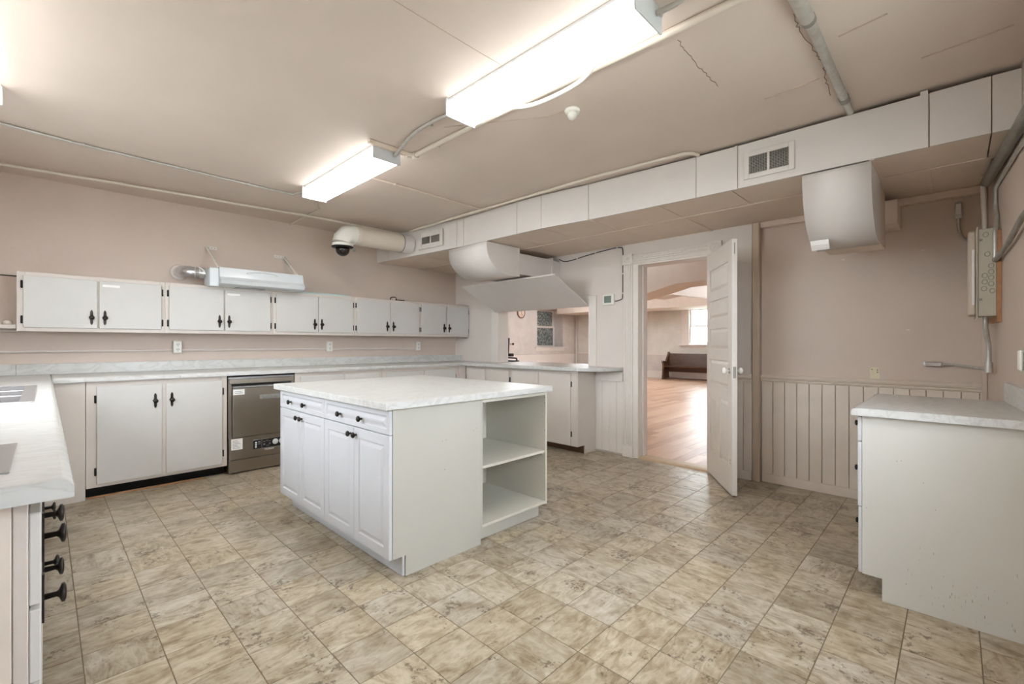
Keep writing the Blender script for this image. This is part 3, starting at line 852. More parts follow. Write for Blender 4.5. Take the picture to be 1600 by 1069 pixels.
# open shelf at the left end with bits and pieces on it
sh = thing('wall_shelf', (-.40, 5.25, 1.31), 'short open shelf at the left end of the wall cabinets', 'shelf')
B().box(WL+.002, -.152, 5.13, WY-.001, 1.315, 1.345, .002).obj('board', 'cab_cream', sh)
B().box(WL+.002, -.152, 5.36, WY-.001, 1.29, 1.315, .002).obj('cleat', 'cab_cream', sh)
t = tag(B().tube([(WL+.01, 5.385, 1.742), (-.152, 5.385, 1.742)], .005, 6).obj('cable', 'wire'), 'thin dark cable on the wall left of the cabinets', 'cable')
t = thing('shelf_clutter', (-.205, 5.2, 1.345), 'small cream lump lying on the open shelf beside the cabinet', 'object')
B().lathe([(.026, 0), (.03, .012), (.024, .028), (.01, .036)], (-.20, 5.2, 1.345), 'z', 10).obj('lump', 'pipe_cream', t)
t = thing('shelf_roll', (-.27, 5.19, 1.345), 'small black roll lying on the open shelf', 'object')
B().tube([(-.30, 5.19, 1.362), (-.245, 5.2, 1.362)], .017, 12).obj('roll', 'black', t)
B().tube([(-.302, 5.19, 1.362), (-.243, 5.2, 1.362)], .006, 8).obj('core', 'galv', t)
# things on top of the cabinets
t = thing('folded_sheet', (2.15, 5.22, 1.752), 'pale blue-green flat folded sheet lying on the wall cabinets', 'sheet')
B().box(1.92, 2.52, 5.108, 5.35, 1.753, 1.761, .001).box(1.96, 2.47, 5.13, 5.34, 1.762, 1.77, .001).obj('layers', 'teal', t)
t = thing('clamp', (3.16, 5.16, 1.752), 'small dark metal clamp lying on top of the wall cabinets', 'tool')
B().tube([(3.07,5.15,1.757),(3.075,5.15,1.785),(3.11,5.15,1.796),(3.15,5.15,1.79),(3.16,5.15,1.765)], .006, 6, 3).obj('jaw', 'black', t)
B().tube([(3.14,5.15,1.762),(3.28,5.16,1.762)], .007, 6).obj('bar', 'bronze', t)
B().box(3.10, 3.135, 5.14, 5.17, 1.754, 1.775, .003).obj('block', 'galv', t)

# ------------------------------------------------------------------ range hood
hd = thing('range_hood', (1.5, 5.05, 1.74), 'white range hood mounted above the wall cabinets', 'range hood')
# side profile (y, z), front is small y
hp = [(5.20, 1.752), (4.995, 1.755), (4.93, 1.768), (4.915, 1.80), (4.955, 1.835), (4.96, 1.86), (4.975, 1.925), (5.20, 1.925)]
B().prism(hp, 'x', 1.15, 1.918).obj('body', 'enamel_white', hd)
B().box(1.075, 1.15, 4.985, 5.20, 1.742, 1.915, .004).obj('side_box', 'enamel_white', hd)
b = B(); 
b.add([(1.15,4.995,1.7515),(1.90,4.995,1.7515),(1.90,5.19,1.7515),(1.15,5.19,1.7515),(1.15,4.995,1.748),(1.90,4.995,1.748),(1.90,5.19,1.748),(1.15,5.19,1.748)], [(3,2,1,0),(4,5,6,7),(0,1,5,4),(1,2,6,5),(2,3,7,6),(3,0,4,7)])
b.obj('underside', 'galv', hd)
B().box(1.30, 1.56, 5.01, 5.13, 1.742, 1.7478, .002).obj('lamp_cover', 'enamel_white', hd)
B().tube([(1.30,5.01,1.746),(1.56,5.01,1.746),(1.56,5.13,1.746),(1.30,5.13,1.746),(1.30,5.01,1.746)], .0025, 5).obj('lamp_frame', 'wire', hd)
pts = [(1.52+.14*math.cos(a*math.pi/16), 4.966-.001+.0, 1.888+.017*math.sin(a*math.pi/16)) for a in range(33)]
B().tube(pts, .0022, 5).obj('badge', 'galv', hd)
for (x0, x1, sg) in ((1.135, 1.225, 1), (1.875, 1.77, -1)):
    br = B().box(min(x0,x1), max(x0,x1), WY-.006, WY-.001, 2.153, 2.183, .001).obj('bracket_plate', 'trim_white', hd)
    xe = x0+.03*sg if sg > 0 else x0+.03
    B().tube([(x0, WY-.012, 2.168), (1.165 if sg > 0 else 1.895, 5.06, 1.925)], .012, 6).obj('strut', 'trim_white', br)
    for q in (.2, .5, .8): B().lathe([(.004, 0), (.004, -.002)], (x0+(x1-x0)*q, WY-.006, 2.168), 'y', 8).obj('hole', 'galv_dark', br)
ex = thing('exhaust_pipe', (1.0, 5.28, 1.82), 'shiny metal exhaust pipe bending from the range hood into the wall', 'pipe')
B().tube([(1.075,5.17,1.874),(1.0,5.18,1.878),(.945,5.21,1.884),(.915,5.27,1.89),(.91,5.34,1.892),(.91,5.398,1.892)], .052, 20, 4).obj('elbow', 'steel_bright', ex)
for x in (1.035, 1.0): B().tube([(x, 5.176, 1.877), (x-.006, 5.177, 1.877)], .055, 20).obj('band', 'galv', ex)
B().lathe([(.075, 0), (.07, -.012), (.055, -.014)], (.91, WY, 1.892), 'y', 20).obj('wall_collar', 'wall_light', ex)
B().tube([(1.02, 5.14, 1.925), (1.05, 5.12, 1.90), (1.07, 5.13, 1.86)], .006, 6, 3).obj('clamp', 'plastic_white', ex)
# outlets and surface conduit on the back wall
def outlet(x, z, label):
    t = thing('outlet_box', (x, WY-.03, z-.06), label, 'outlet', 'outlet boxes on the back wall')
    B().box(x-.035, x+.035, WY-.045, WY-.001, z-.06, z+.06, .004).obj('box', 'outlet', t)
    pl = B().box(x-.03, x+.03, WY-.05, WY-.045, z-.053, z+.053, .002).obj('cover', 'plastic_white', t)
    for dz_ in (-.024, .024):
        for dx_ in (-.008, .008): B().box(x+dx_-.002, x+dx_+.002, WY-.0508, WY-.0498, z+dz_-.002, z+dz_+.010).obj('slot', 'black', pl)
        B().lathe([(.0035, 0), (.0035, -.0008)], (x, WY-.05, z+dz_-.011), 'y', 8).obj('slot', 'black', pl)
outlet(.893, 1.166, 'white outlet box on the back wall left of the dishwasher')
outlet(2.379, 1.166, 'white outlet box in the middle of the back wall')
outlet(3.632, 1.166, 'white outlet box nearest the hatch wall')
conduit([(WL+.01, WY-.014, 1.134), (.857, WY-.014, 1.137)], .0115, 'painted conduit on the back wall left of the first outlet', 'wall_light')
conduit([(.929, WY-.014, 1.137), (2.343, WY-.014, 1.136)], .0115, 'painted conduit on the back wall between left and middle outlets', 'wall_light')
conduit([(2.415, WY-.014, 1.136), (3.596, WY-.014, 1.13)], .0115, 'painted conduit on the back wall between middle and right outlets', 'wall_light')

# ------------------------------------------------------------------ worktops
CT, CB = .945, .908
ct = thing('countertop', (1.5, 4.9, CB), 'marble-look laminate worktop running round the left, back and hatch walls', 'worktop')
def nosing(b, pts_dir, a, c, at, sign):
    pass
SK1 = (-.62, -.045, 2.88, 3.97)
SK2 = (-.62, -.06, 1.34, 1.69)
def front_profile(x):   # left run, front faces +x; rounded nose
    return [(WL+.002, CB), (x, CB), (x, CT-.014)] + [(x-.022+.022*math.cos(math.radians(a)), CT-.022+.022*math.sin(math.radians(a))) for a in (20, 40, 60, 75, 90)] + [(WL+.002, CT)]
FX = .04
strips = [(1.205, SK2[2]), (SK2[3], SK1[2]), (SK1[3], WY-.001)]
for (a, c) in strips: B().prism(front_profile(FX), 'y', a, c).obj('slab', 'marble', ct)
for s in (SK1, SK2):
    fp = front_profile(FX); fp = [(max(q[0], s[1]), q[1]) for q in fp]
    B().prism(fp, 'y', s[2], s[3]).obj('slab', 'marble', ct)
    B().box(WL+.002, s[0], s[2], s[3], CB, CT).obj('slab', 'marble', ct)
YF = 4.715
XP = 3.90
nose = [(WY-.001, CB), (YF, CB), (YF, CT-.014)] + [(YF+.022-.022*math.cos(math.radians(a)), CT-.022+.022*math.sin(math.radians(a))) for a in (20, 40, 60, 75, 90)] + [(WY-.001, CT)]
B().prism(nose, 'x', FX+.0005, .805).obj('slab', 'marble', ct)
B().prism(nose, 'x', .8065, 4.328).obj('slab', 'marble', ct)
B().box(.805, .8065, YF+.03, WY-.001, CB, CT-.001).obj('joint', 'crack', ct)
# hatch run with a rounded end, passing through the opening
outline = [(4.329, YF-.0005), (XP, YF-.0005)] + [(XP, 3.0)] + [(XP+(4.322-XP)*(1-math.cos(math.radians(a))), 2.95-.40*math.sin(math.radians(a))) for a in range(5, 91, 8)] + [(4.329, 2.545)]
B().prism(outline, 'z', CB, CT).obj('slab', 'marble', ct)
B().box(4.329, 4.78, HY0+.001, HY1-.012, CB, CT, .003).obj('sill_slab', 'marble', ct)
B().box(4.522, 4.78, HY1-.012, 4.95, CB, CT, .003).obj('sill_slab', 'marble', ct)
B().box(FX-.2, 4.328, WY-.022, WY-.001, CT, 1.035, .003).obj('backsplash', 'marble', ct)
B().box(WL+.002, FX-.201, WY-.022, WY-.001, CT, 1.035, .003).obj('backsplash', 'marble', ct)
B().box(4.306, 4.328, 5.25, WY-.023, CT, 1.03, .003).obj('backsplash', 'marble', ct)

# sinks
def sink(s, label, bowls):
    x0, x1, y0, y1 = s
    t = thing('sink', ((x0+x1)/2, (y0+y1)/2, CT-.18), label, 'sink', 'stainless sinks in the left counter')
    b = B(); z1 = CT+.004; z0 = CT+.0005; e = .016
    b.box(x0-.012, x0+.05, y0-.012, y1+.012, z0, z1, .001).box(x1-.035, x1+.012, y0-.012, y1+.012, z0, z1, .001)
    b.box(x0+.05, x1-.035, y0-.012, y0+.04, z0, z1, .001).box(x0+.05, x1-.035, y1-.04, y1+.012, z0, z1, .001)
    n = bowls; L2 = (y1-y0-.08)/n
    for k in range(1, n): b.box(x0+.05, x1-.035, y0+.04+k*L2-.02, y0+.04+k*L2+.02, z0, z1, .001)
    b.obj('rim', 'steel_bright', t)
    for k in range(n):
        a = y0+.04+k*L2+(.02 if k else 0); c = y0+.04+(k+1)*L2-(.02 if k < n-1 else 0)
        d = .16; q = .03
        vs = [(x0+.05,a,z0),(x1-.035,a,z0),(x1-.035,c,z0),(x0+.05,c,z0),(x0+.05+q,a+q,CT-d),(x1-.035-q,a+q,CT-d),(x1-.035-q,c-q,CT-d),(x0+.05+q,c-q,CT-d)]
        bo = B().add(vs, [(0,1,5,4),(1,2,6,5),(2,3,7,6),(3,0,4,7),(4,5,6,7)]).obj('bowl', 'steel_bright', t)
        B().lathe([(.04, 0), (.036, .003), (.012, .001)], ((x0+x1)/2, (a+c)/2, CT-d+.001), 'z', 16).obj('drain', 'galv_dark', bo)
    return t
sink(SK1, 'stainless three-bowl sink in the left counter far from the camera', 3)
s2k = sink(SK2, 'small stainless sink in the left counter nearest the camera', 1)
for k in range(4): B().box(-.115+k*.0, -.075, 1.40+k*.05, 1.415+k*.05, CT+.004, CT+.0055, .0005).obj('drain_slot', 'galv_dark', s2k)

# ------------------------------------------------------------------ base cabinets on the back wall
BY = 4.75
def base_cab_y(x0, x1, doors, label, toe=True):
    t = thing('base_cabinet', ((x0+x1)/2, 5.0, 0), label, 'cabinet', 'painted base cabinets')
    B().box(x0+.001, x1-.001, BY+.019, WY-.001, .092, CB-.001).obj('body', 'cab_cream', t)
    b = B()
    z0, z1 = .10, .90
    xs = [x0+.001] + [v for d in doors for v in (d[0]+.01, d[1]-.01)] + [x1-.001]
    for k in range(0, len(xs), 2): b.box(xs[k], xs[k+1], BY, BY+.0185, .088, CB-.001, .0015)
    for d in doors: b.box(d[0]+.01, d[1]-.01, BY, BY+.0185, .088, .118, .001).box(d[0]+.01, d[1]-.01, BY, BY+.0185, .862, CB-.001, .001)
    b.obj('face_frame', 'cab_cream', t)
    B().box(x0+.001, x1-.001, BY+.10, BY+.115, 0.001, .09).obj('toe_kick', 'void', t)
    for k, d in enumerate(doors):
        hl = (k % 2 == 0)
        do = B().box(d[0], d[1], BY-.016, BY-.0005, .112, .868, .003).obj('door', 'cab_paint', t)
        put('handle', HANDLE, (d[1]-.045 if hl else d[0]+.04, BY-.016, .73), do)
        for z in (.21, .77): put('hinge', HINGE, (d[0]-.007 if hl else d[1]+.007, BY-.0005, z), do)
    return t
base_cab_y(.218, 1.158, [(.279, .683), (.709, 1.119)], 'cream two-door base cabinet left of the dishwasher')
fp_ = thing('filler_panel', (.11, 4.76, 0), 'plain cream corner panel between the left counter and the base cabinet', 'panel')
B().box(-.02, .216, BY-.004, BY+.014, .001, CB-.002, .002).obj('board', 'cab_cream', fp_)
tag(B().box(.222, 1.0, BY+.035, BY+.05, .001, .012, .002).obj('floor_strip', 'board_wood'), 'loose wooden strip on the floor under the base cabinet', 'strip')
base_cab_y(1.752, 2.72, [(1.80, 2.24), (2.265, 2.68)], 'cream two-door base cabinet right of the dishwasher')
base_cab_y(2.722, 3.86, [(2.77, 3.27), (3.30, 3.80)], 'cream two-door base cabinet in the back corner behind the island')

# ---- base cabinets below the hatch
HX = 3.98
def base_cab_x(y0, y1, doors, label, endpanel=False):
    t = thing('base_cabinet', (4.15, (y0+y1)/2, 0), label, 'cabinet', 'painted base cabinets')
    B().box(HX+.019, WX-.001, y0+.001, y1-.001, .092, CB-.001).obj('body', 'cab_cream', t)
    b = B()
    ys = [y0+.001] + [v for d in doors for v in (d[0]+.008, d[1]-.008)] + [y1-.001]
    for k in range(0, len(ys), 2): b.box(HX, HX+.0185, ys[k], ys[k+1], .09, CB-.001, .001)
    for d in doors: b.box(HX, HX+.0185, d[0]+.008, d[1]-.008, .09, .115, .001).box(HX, HX+.0185, d[0]+.008, d[1]-.008, .865, CB-.001, .001)
    b.obj('face_frame', 'cab_cream', t)
    B().box(4.11, 4.125, y0+.01, y1-.001, .001, .09).obj('toe_kick', 'pew_wood', t)
    if endpanel:
        B().prism([(HX+.002, CB-.002), (HX+.002, .092), (4.108, .092), (4.108, .001), (4.312, .001), (4.312, CB-.002)], 'y', y0-.012, y0).obj('end_panel', 'cab_cream', t)
        B().box(4.11, 4.312, y0-.02, y0-.012, .001, .02, .003).obj('quarter_round', 'cab_cream', t)
    for k, d in enumerate(doors):
        do = B().box(HX-.014, HX-.0005, d[0], d[1], .098, .872, .002).obj('door', 'cab_cream', t)
        hl = (k % 2 == 0)
        put('handle', HANDLE_X, (HX-.014, d[1]-.045 if hl else d[0]+.045, .60), do)
        for z in (.22, .76): put('hinge', HINGE_X, (HX-.0005, d[0]-.007 if hl else d[1]+.007, z), do)
    return t
base_cab_x(2.905, 3.90, [(2.985, 3.435), (3.45, 3.885)], 'cream base cabinet under the serving hatch with a plain side', True)
base_cab_x(3.902, 4.745, [(3.92, 4.33), (4.36, 4.72)], 'cream base cabinet under the left part of the serving hatch')
tag(B().box(3.862, 3.978, BY, BY+.02, .09, CB-.002, .002).obj('corner_stile', 'cab_cream'), 'narrow cream corner board where the two cabinet rows meet', 'panel')

# ------------------------------------------------------------------ dishwasher
dw = thing('dishwasher', (1.455, 5.0, 0), 'stainless commercial undercounter dishwasher with two round gauges', 'dishwasher')
x0, x1 = 1.166, 1.748
B().box(x0+.004, x1-.004, BY+.012, 5.36, .012, .872).obj('body', 'steel', dw)
B().box(x0, x1, BY-.01, BY+.03, .873, .892, .002).obj('top_rail', 'steel_bright', dw)
B().box(x0+.008, x1-.008, BY-.004, BY+.02, .83, .872, .002).obj('top_panel', 'steel', dw)
for (a, c) in ((x0, x0+.028), (x1-.028, x1)): B().box(a, c, BY-.006, BY+.014, .33, .828, .002).obj('side_post', 'steel', dw)
dr = B().box(x0+.032, x1-.032, BY-.018, BY+.010, .335, .79, .004).obj('door', 'steel', dw)
B().box(x0+.032, x1-.032, BY-.03, BY-.004, .79, .806, .004).obj('door_handle', 'steel_bright', dr)
B().box(x0+.032, x1-.032, BY-.004, BY+.011, .807, .828, .001).obj('recess', 'void', dr)
B().box(x0+.004, x1-.004, BY-.012, BY+.012, .13, .332, .003).obj('lower_panel', 'steel', dw)
kp = B().box(x0+.004, x1-.004, BY-.008, BY+.012, .012, .126, .003).obj('kick_panel', 'steel', dw)
for x in (x0+.05, x1-.05): B().lathe([(.02, 0), (.02, .012)], (x, BY+.05, .0005), 'z', 10).obj('foot', 'black', dw)
cp = B().box(1.37, 1.655, BY-.0155, BY-.012, .205, .29, .001).obj('control_panel', 'black', dw)
B().tube([(1.37,BY-.0155,.205),(1.655,BY-.0155,.205),(1.655,BY-.0155,.29),(1.37,BY-.0155,.29),(1.37,BY-.0155,.205)], .0015, 5).obj('panel_edge', 'steel_bright', cp)
for x in (1.563, 1.622):
    gs = B().lathe([(.026, 0), (.027, -.004), (.024, -.006)], (x, BY-.0155, .252), 'y', 20).obj('gauge', 'enamel_white', cp)
for k in range(3): B().lathe([(.010, 0), (.009, -.004), (.002, -.006)], (1.392, BY-.0155, .222+k*.02), 'y', 12).obj('indicator', 'enamel_white', cp)
B().box(1.442, 1.446, BY-.0165, BY-.0155, .207, .288).obj('divider', 'steel_bright', cp)
for (x, z, w_, h_) in ((1.41, .262, .022, .010), (1.41, .246, .022, .005), (1.456, .262, .02, .004), (1.482, .268, .018, .004), (1.505, .262, .015, .004), (1.458, .232, .014, .012), (1.508, .235, .012, .010), (1.48, .222, .03, .003)):
    B().box(x, x+w_, BY-.0162, BY-.0155, z, z+h_).obj('printed_mark', 'paper_print', cp)
B().box(x0+.022, x0+.115, BY-.0135, BY-.012, .222, .322).obj('notice', 'paper', dw)
for k in range(6): B().box(x0+.034, x0+.095-(k%3)*.012, BY-.0142, BY-.0135, .235+k*.014, .239+k*.014).obj('printed_line', 'paper_print', dw)
B().box(x0+.036, x0+.13, BY-.0195, BY-.018, .728, .778).obj('sticker', 'paper', dr)
for k in range(2): B().box(x0+.05, x0+.115-k*.01, BY-.0202, BY-.0195, .742+k*.014, .747+k*.014).obj('printed_line', 'paper_print', dr)
def text(s, size, loc, rot, m, parent, ext=.0008, name='lettering'):
    cu = bpy.data.curves.new(name, 'FONT'); cu.body = s; cu.size = size; cu.extrude = ext; cu.align_x = 'CENTER'
    cu.materials.append(MATS[m])
    o = bpy.data.objects.new(name, cu); C.objects.link(o)
    me = bpy.data.meshes.new_from_object(o)
    bpy.data.objects.remove(o)
    M = Matrix.Translation(Vector(loc)-ORIG[parent.name]) @ rot
    me.transform(M); me.name = name
    o = bpy.data.objects.new(name, me); C.objects.link(o); o.parent = parent
    ORIG[o.name] = ORIG[parent.name]
    return o
RY = Matrix.Rotation(math.pi/2, 4, 'X')
text('Hobart', .028, (1.51, BY-.0128, .181), RY, 'paper', dw)
bp = B().box(1.425, 1.615, BY-.0205, BY-.018, .672, .716, .003).obj('name_plate', 'steel_bright', dr)
text('HOBART', .036, (1.52, BY-.0212, .681), RY, 'galv_dark', bp)

# ------------------------------------------------------------------ island
IX, IY0, IY1 = 1.203, 2.03, 3.54
KNOB = B().lathe([(.006, 0), (.006, -.012), (.015, -.016), (.017, -.022), (.012, -.028), (.001, -.029)], (0, 0, 0), 'x', 14).mesh('knob', 'bronze')
def raised_panel(y0, y1, z0, z1, xf, name, parent, m, fr=.052):
    """slab door facing -x with a routed raised centre"""
    b = B()
    y0 += .0012; y1 -= .0012; z0 += .0012; z1 -= .0012
    def ring(e, x): return [(x, y0+e, z0+e), (x, y1-e, z0+e), (x, y1-e, z1-e), (x, y0+e, z1-e)]
    R = [ring(0, xf+.018), ring(0, xf+.003), ring(.003, xf), ring(fr, xf), ring(fr+.006, xf+.006), ring(fr+.012, xf+.006), ring(fr+.030, xf+.001)]
    vs = [q for r in R for q in r]; fs = [(3,2,1,0)]
    for k in range(len(R)-1):
        for i in range(4): fs.append((k*4+i, k*4+(i+1)%4, (k+1)*4+(i+1)%4, (k+1)*4+i))
    n = (len(R)-1)*4; fs.append((n, n+1, n+2, n+3))
    b.add(vs, fs)
    return b.obj(name, m, parent)
def island_cab(y0, y1, ysplit, knobs_d, knobs_door, label, near):
    t = thing('base_cabinet', (1.5, (y0+y1)/2, 0), label, 'cabinet', 'white island cabinets')
    B().box(IX+.02, 1.814, y0+.016, y1-.001, .105, .866).obj('body', 'melamine', t)
    B().box(1.286, 1.30, y0+(.012 if near else .001), y1-.001, .001, .104).obj('toe_kick', 'island_white', t)
    if near:
        B().prism([(IX+.021, .868), (IX+.021, .108), (1.299, .108), (1.299, .001), (1.816, .001), (1.816, .868)], 'y', y0, y0+.0155).obj('side_panel', 'melamine_dimmed', t)
        for (x, z) in ((1.535, .66), (1.56, .665), (1.55, .50), (1.76, .69), (1.785, .70)): B().lathe([(.0028, 0), (.0028, -.0006)], (x, y0, z), 'y', 8).obj('screw_hole', 'galv_dark', t)
    dw_ = raised_panel(y0, y1, .738, .862, IX, 'drawer', t, 'island_white', .026)
    for k in knobs_d: put('knob', KNOB, (IX, k, .792), dw_)
    for (a, c), k in zip(((y0, ysplit), (ysplit, y1)), knobs_door):
        d = raised_panel(a, c, .108, .736, IX, 'door', t, 'island_white')
        put('knob', KNOB, (IX, k, .696), d)
island_cab(2.03, 2.788, 2.403, (2.568, 2.314), (2.375, 2.437), 'white island cabinet nearest the camera with a drawer over two doors', True)
island_cab(2.79, 3.54, 3.168, (3.328, 3.085), (3.135, 3.20), 'white island cabinet nearest the dishwasher with a drawer over two doors', False)
# open shelf unit
su = thing('shelf_unit', (2.125, 2.33, 0), 'white open shelf unit at the right end of the island', 'shelf unit')
xa, xb, yb_ = 1.818, 2.433, 2.65
B().box(xa, xa+.016, IY0+.001, yb_, .09, .866, .001).obj('side_panel', 'melamine_dimmed', su)
B().box(xb-.016, xb, IY0+.001, yb_, .09, .866, .001).obj('side_panel', 'melamine_inner', su)
B().box(xa+.016, xb-.016, yb_-.012, yb_, .09, .866).obj('back_panel', 'melamine_inner', su)
B().box(xa+.0165, xb-.0165, IY0+.002, yb_-.0125, .094, .112, .001).obj('bottom_board', 'melamine_inner', su)
B().box(xa+.018, xb-.02, IY0+.006, yb_-.013, .446, .463, .001).obj('shelf', 'melamine_inner', su)
B().box(xa+.0165, xb-.0165, IY0+.002, IY0+.05, .845, .866, .001).obj('top_rail', 'melamine_inner', su)
B().box(xa+.0, xb-.03, 2.082, 2.096, .001, .093, .001).obj('toe_kick', 'melamine_dimmed', su)
B().box(xb-.045, xb-.03, 2.097, yb_, .001, .093, .001).obj('toe_kick', 'melamine', su)
for y in (2.055, 2.42):
    for k in range(19):
        B().lathe([(.0026, 0), (.0026, -.0004)], (xb-.0162, y+(.0), .17+k*.035), 'x', 6).obj('pin_hole', 'galv_dark', su)
B().box(xb-.03, xb-.0165, 2.05, 2.06, .434, .446, .001).obj('shelf_pin', 'galv', su)
for z in (.83, .79, .60): B().lathe([(.003, 0), (.003, -.0006)], (xb-.0162, 2.038, z), 'x', 6).obj('pin_hole', 'black', su)
ib = thing('base_cabinet', (2.12, 3.1, 0), 'plain white cabinet back on the far side of the island', 'cabinet', 'white island cabinets')
B().box(1.818, 2.433, 2.655, 3.538, .10, .866, .002).obj('body', 'melamine', ib)
B().box(1.83, 2.40, 2.66, 3.50, .001, .099).obj('toe_kick', 'melamine', ib)
it = thing('island_worktop', (1.81, 2.78, .868), 'square marble-look laminate worktop on the island', 'worktop')
B().box(1.165, 2.458, 2.0, 3.565, .8685, .907, .003).obj('slab', 'marble', it)

# ------------------------------------------------------------------ cabinet on the right
rc = thing('base_cabinet', (3.1, .06, 0), 'white base cabinet standing at the right edge of the picture', 'cabinet')
RZ = .858
B().prism([(.318, RZ), (.318, .105), (.244, .105), (.244, .001), (near_y(2.72)+.004, .001), (near_y(2.72)+.004, RZ)], 'x', 2.72, 2.736).obj('side_panel', 'melamine', rc)
b = B(); b.add([(2.737,near_y(2.737)+.004,.105),(3.53,near_y(3.53)+.004,.105),(3.53,.316,.105),(2.737,.316,.105),(2.737,near_y(2.737)+.004,RZ),(3.53,near_y(3.53)+.004,RZ),(3.53,.316,RZ),(2.737,.316,RZ)],
      [(3,2,1,0),(4,5,6,7),(0,1,5,4),(1,2,6,5),(2,3,7,6),(3,0,4,7)]).obj('body', 'melamine', rc)
B().box(2.737, 3.52, .232, .244, .001, .104).obj('toe_kick', 'island_white', rc)
b = B(); rs = random.Random(3)
for k in range(70):
    y = rs.uniform(-.18, .16); z = .03+abs(rs.gauss(0, .12)); hgt = rs.choice((.001, .0015, .002, .006, .012))
    b.box(2.7195, 2.7202, y, y+rs.choice((.0008, .0012, .002)), z, z+hgt)
for (y, z) in ((.19, .66), (.175, .665), (.10, .58), (.30, .42), (.06, .47)): b.box(2.7192, 2.7202, y, y+.003, z, z+.003)
o = b.obj('scuff_marks', 'crack', rc); o['kind'] = 'stuff'
def yknob(x, y, z, par):
    b = B().lathe([(.006, 0), (.006, .008), (.013, .011), (.014, .016), (.008, .02), (.001, .021)], (x, y, z), 'y', 12)
    return b.obj('knob', 'bronze', par)
for (a, c) in ((2.722, 3.12), (3.124, 3.528)):
    d1_ = B().box(a, c, .3185, .336, .735, RZ-.006, .002).obj('drawer', 'island_white', rc)
    yknob((a+c)/2 if a > 3 else 2.80, .336, .81, d1_)
    d2_ = B().box(a, c, .3185, .336, .425, .73, .002).obj('drawer', 'island_white', rc)
    yknob((a+c)/2 if a > 3 else 2.80, .336, .59, d2_)
    d3_ = B().box(a, c, .3185, .333, .108, .42, .002).obj('drawer', 'island_white', rc)
    yknob((a+c)/2 if a > 3 else 2.80, .333, .33, d3_)
rt = thing('small_worktop', (3.1, .06, RZ), 'marble-look laminate worktop with backsplash on the right cabinet', 'worktop')
def nose_y(x): return None
pf = [(.355, RZ+.001), (.358, RZ+.008), (.358, RZ+.02), (.35, RZ+.032), (.335, RZ+.036)]
b = B()
xs = (2.692, 3.555)
vs = []
for x in xs:
    vs += [(x, near_y(x)+.003, RZ+.001)] + [(x, q[0], q[1]) for q in pf] + [(x, near_y(x)+.003, RZ+.036)]
n = len(vs)//2
b.add(vs, [tuple(range(n)), tuple(range(n, 2*n))] + [(i, (i+1)%n, n+(i+1)%n, n+i) for i in range(n)])
b.obj('slab', 'marble', rt)
b = B(); za, zb = RZ+.0365, RZ+.136
vs = [(2.70, near_y(2.70)+.003, za), (3.54, near_y(3.54)+.003, za), (3.54, near_y(3.54)+.03, za), (2.70, near_y(2.70)+.03, za)]
vs += [(q[0], q[1], zb) for q in vs]
b.add(vs, [(3,2,1,0),(4,5,6,7),(0,1,5,4),(1,2,6,5),(2,3,7,6),(3,0,4,7)]).obj('backsplash', 'marble', rt)

# ------------------------------------------------------------------ base cabinets of the left counter
lx = -.022
def left_cab(y0, y1, label, near):
    t = thing('base_cabinet', (-.35, (y0+y1)/2, 0), label, 'cabinet', 'painted base cabinets')
    B().box(WL+.01, lx-.02, y0+.016, y1-.001, .09, CB-.17 if not near else CB-.17).obj('body', 'cab_cream', t)
    B().box(lx-.02, lx, y0, y1-.001, .09, CB-.001, .0015).obj('face_frame', 'cab_cream', t)
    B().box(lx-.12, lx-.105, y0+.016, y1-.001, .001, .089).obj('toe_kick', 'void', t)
    if near:
        yy = WL+.01
        for k, (a, c) in enumerate(((WL+.01, -.40), (-.398, -.215), (-.213, -.085), (-.083, lx-.021))):
            B().box(a, c, y0, y0+.015, .001, CB-.001, .0015).obj('end_board', 'wainscot', t)
    def knob(par, yk, z):
        b = B()
        b.prism([(yk-.009, z-.055), (yk+.009, z-.055), (yk+.013, z-.02), (yk+.015, z), (yk+.013, z+.02), (yk+.009, z+.055), (yk-.009, z+.055), (yk-.013, z+.02), (yk-.015, z), (yk-.013, z-.02)], 'x', lx+.0172, lx+.0215)
        b.lathe([(.007, 0), (.006, .020), (.010, .024), (.021, .028), (.022, .033), (.015, .036), (.002, .037)], (lx+.0215, yk, z), 'x', 14)
        b.obj('handle', 'bronze', par)
    if near:
        for (z0, z1, zk) in ((.69, .87, .757), (.54, .68, .617)):
            d = B().box(lx+.0005, lx+.017, y0+.03, 1.86, z0, z1, .002).obj('drawer', 'cab_paint', t)
            knob(d, 1.50, zk); knob(d, 1.68, zk)
        e = B().box(lx+.0005, lx+.017, y0+.03, 1.86, .12, .53, .002).obj('door', 'cab_paint', t)
        a0 = 1.89
    else: a0 = y0+.03
    nd = max(1, int(round((y1-a0)/.5)))
    for k in range(nd):
        a = a0+k*(y1-a0)/nd; c = a+(y1-a0)/nd-.03
        d = B().box(lx+.0005, lx+.017, a, c, .72, .87, .002).obj('drawer', 'cab_paint', t)
        e = B().box(lx+.0005, lx+.017, a, c, .12, .70, .002).obj('door', 'cab_paint', t)
        if not near: knob(d, (a+c)/2, .80)
        knob(e, a+.05 if k % 2 else c-.05, .45)
    return t
left_cab(1.255, 2.30, 'painted base cabinet with dark knobs at the near end of the left counter', True)
left_cab(2.302, 3.50, 'painted base cabinet under the middle of the left counter', False)
left_cab(3.502, 4.744, 'painted base cabinet under the far sink of the left counter', False)

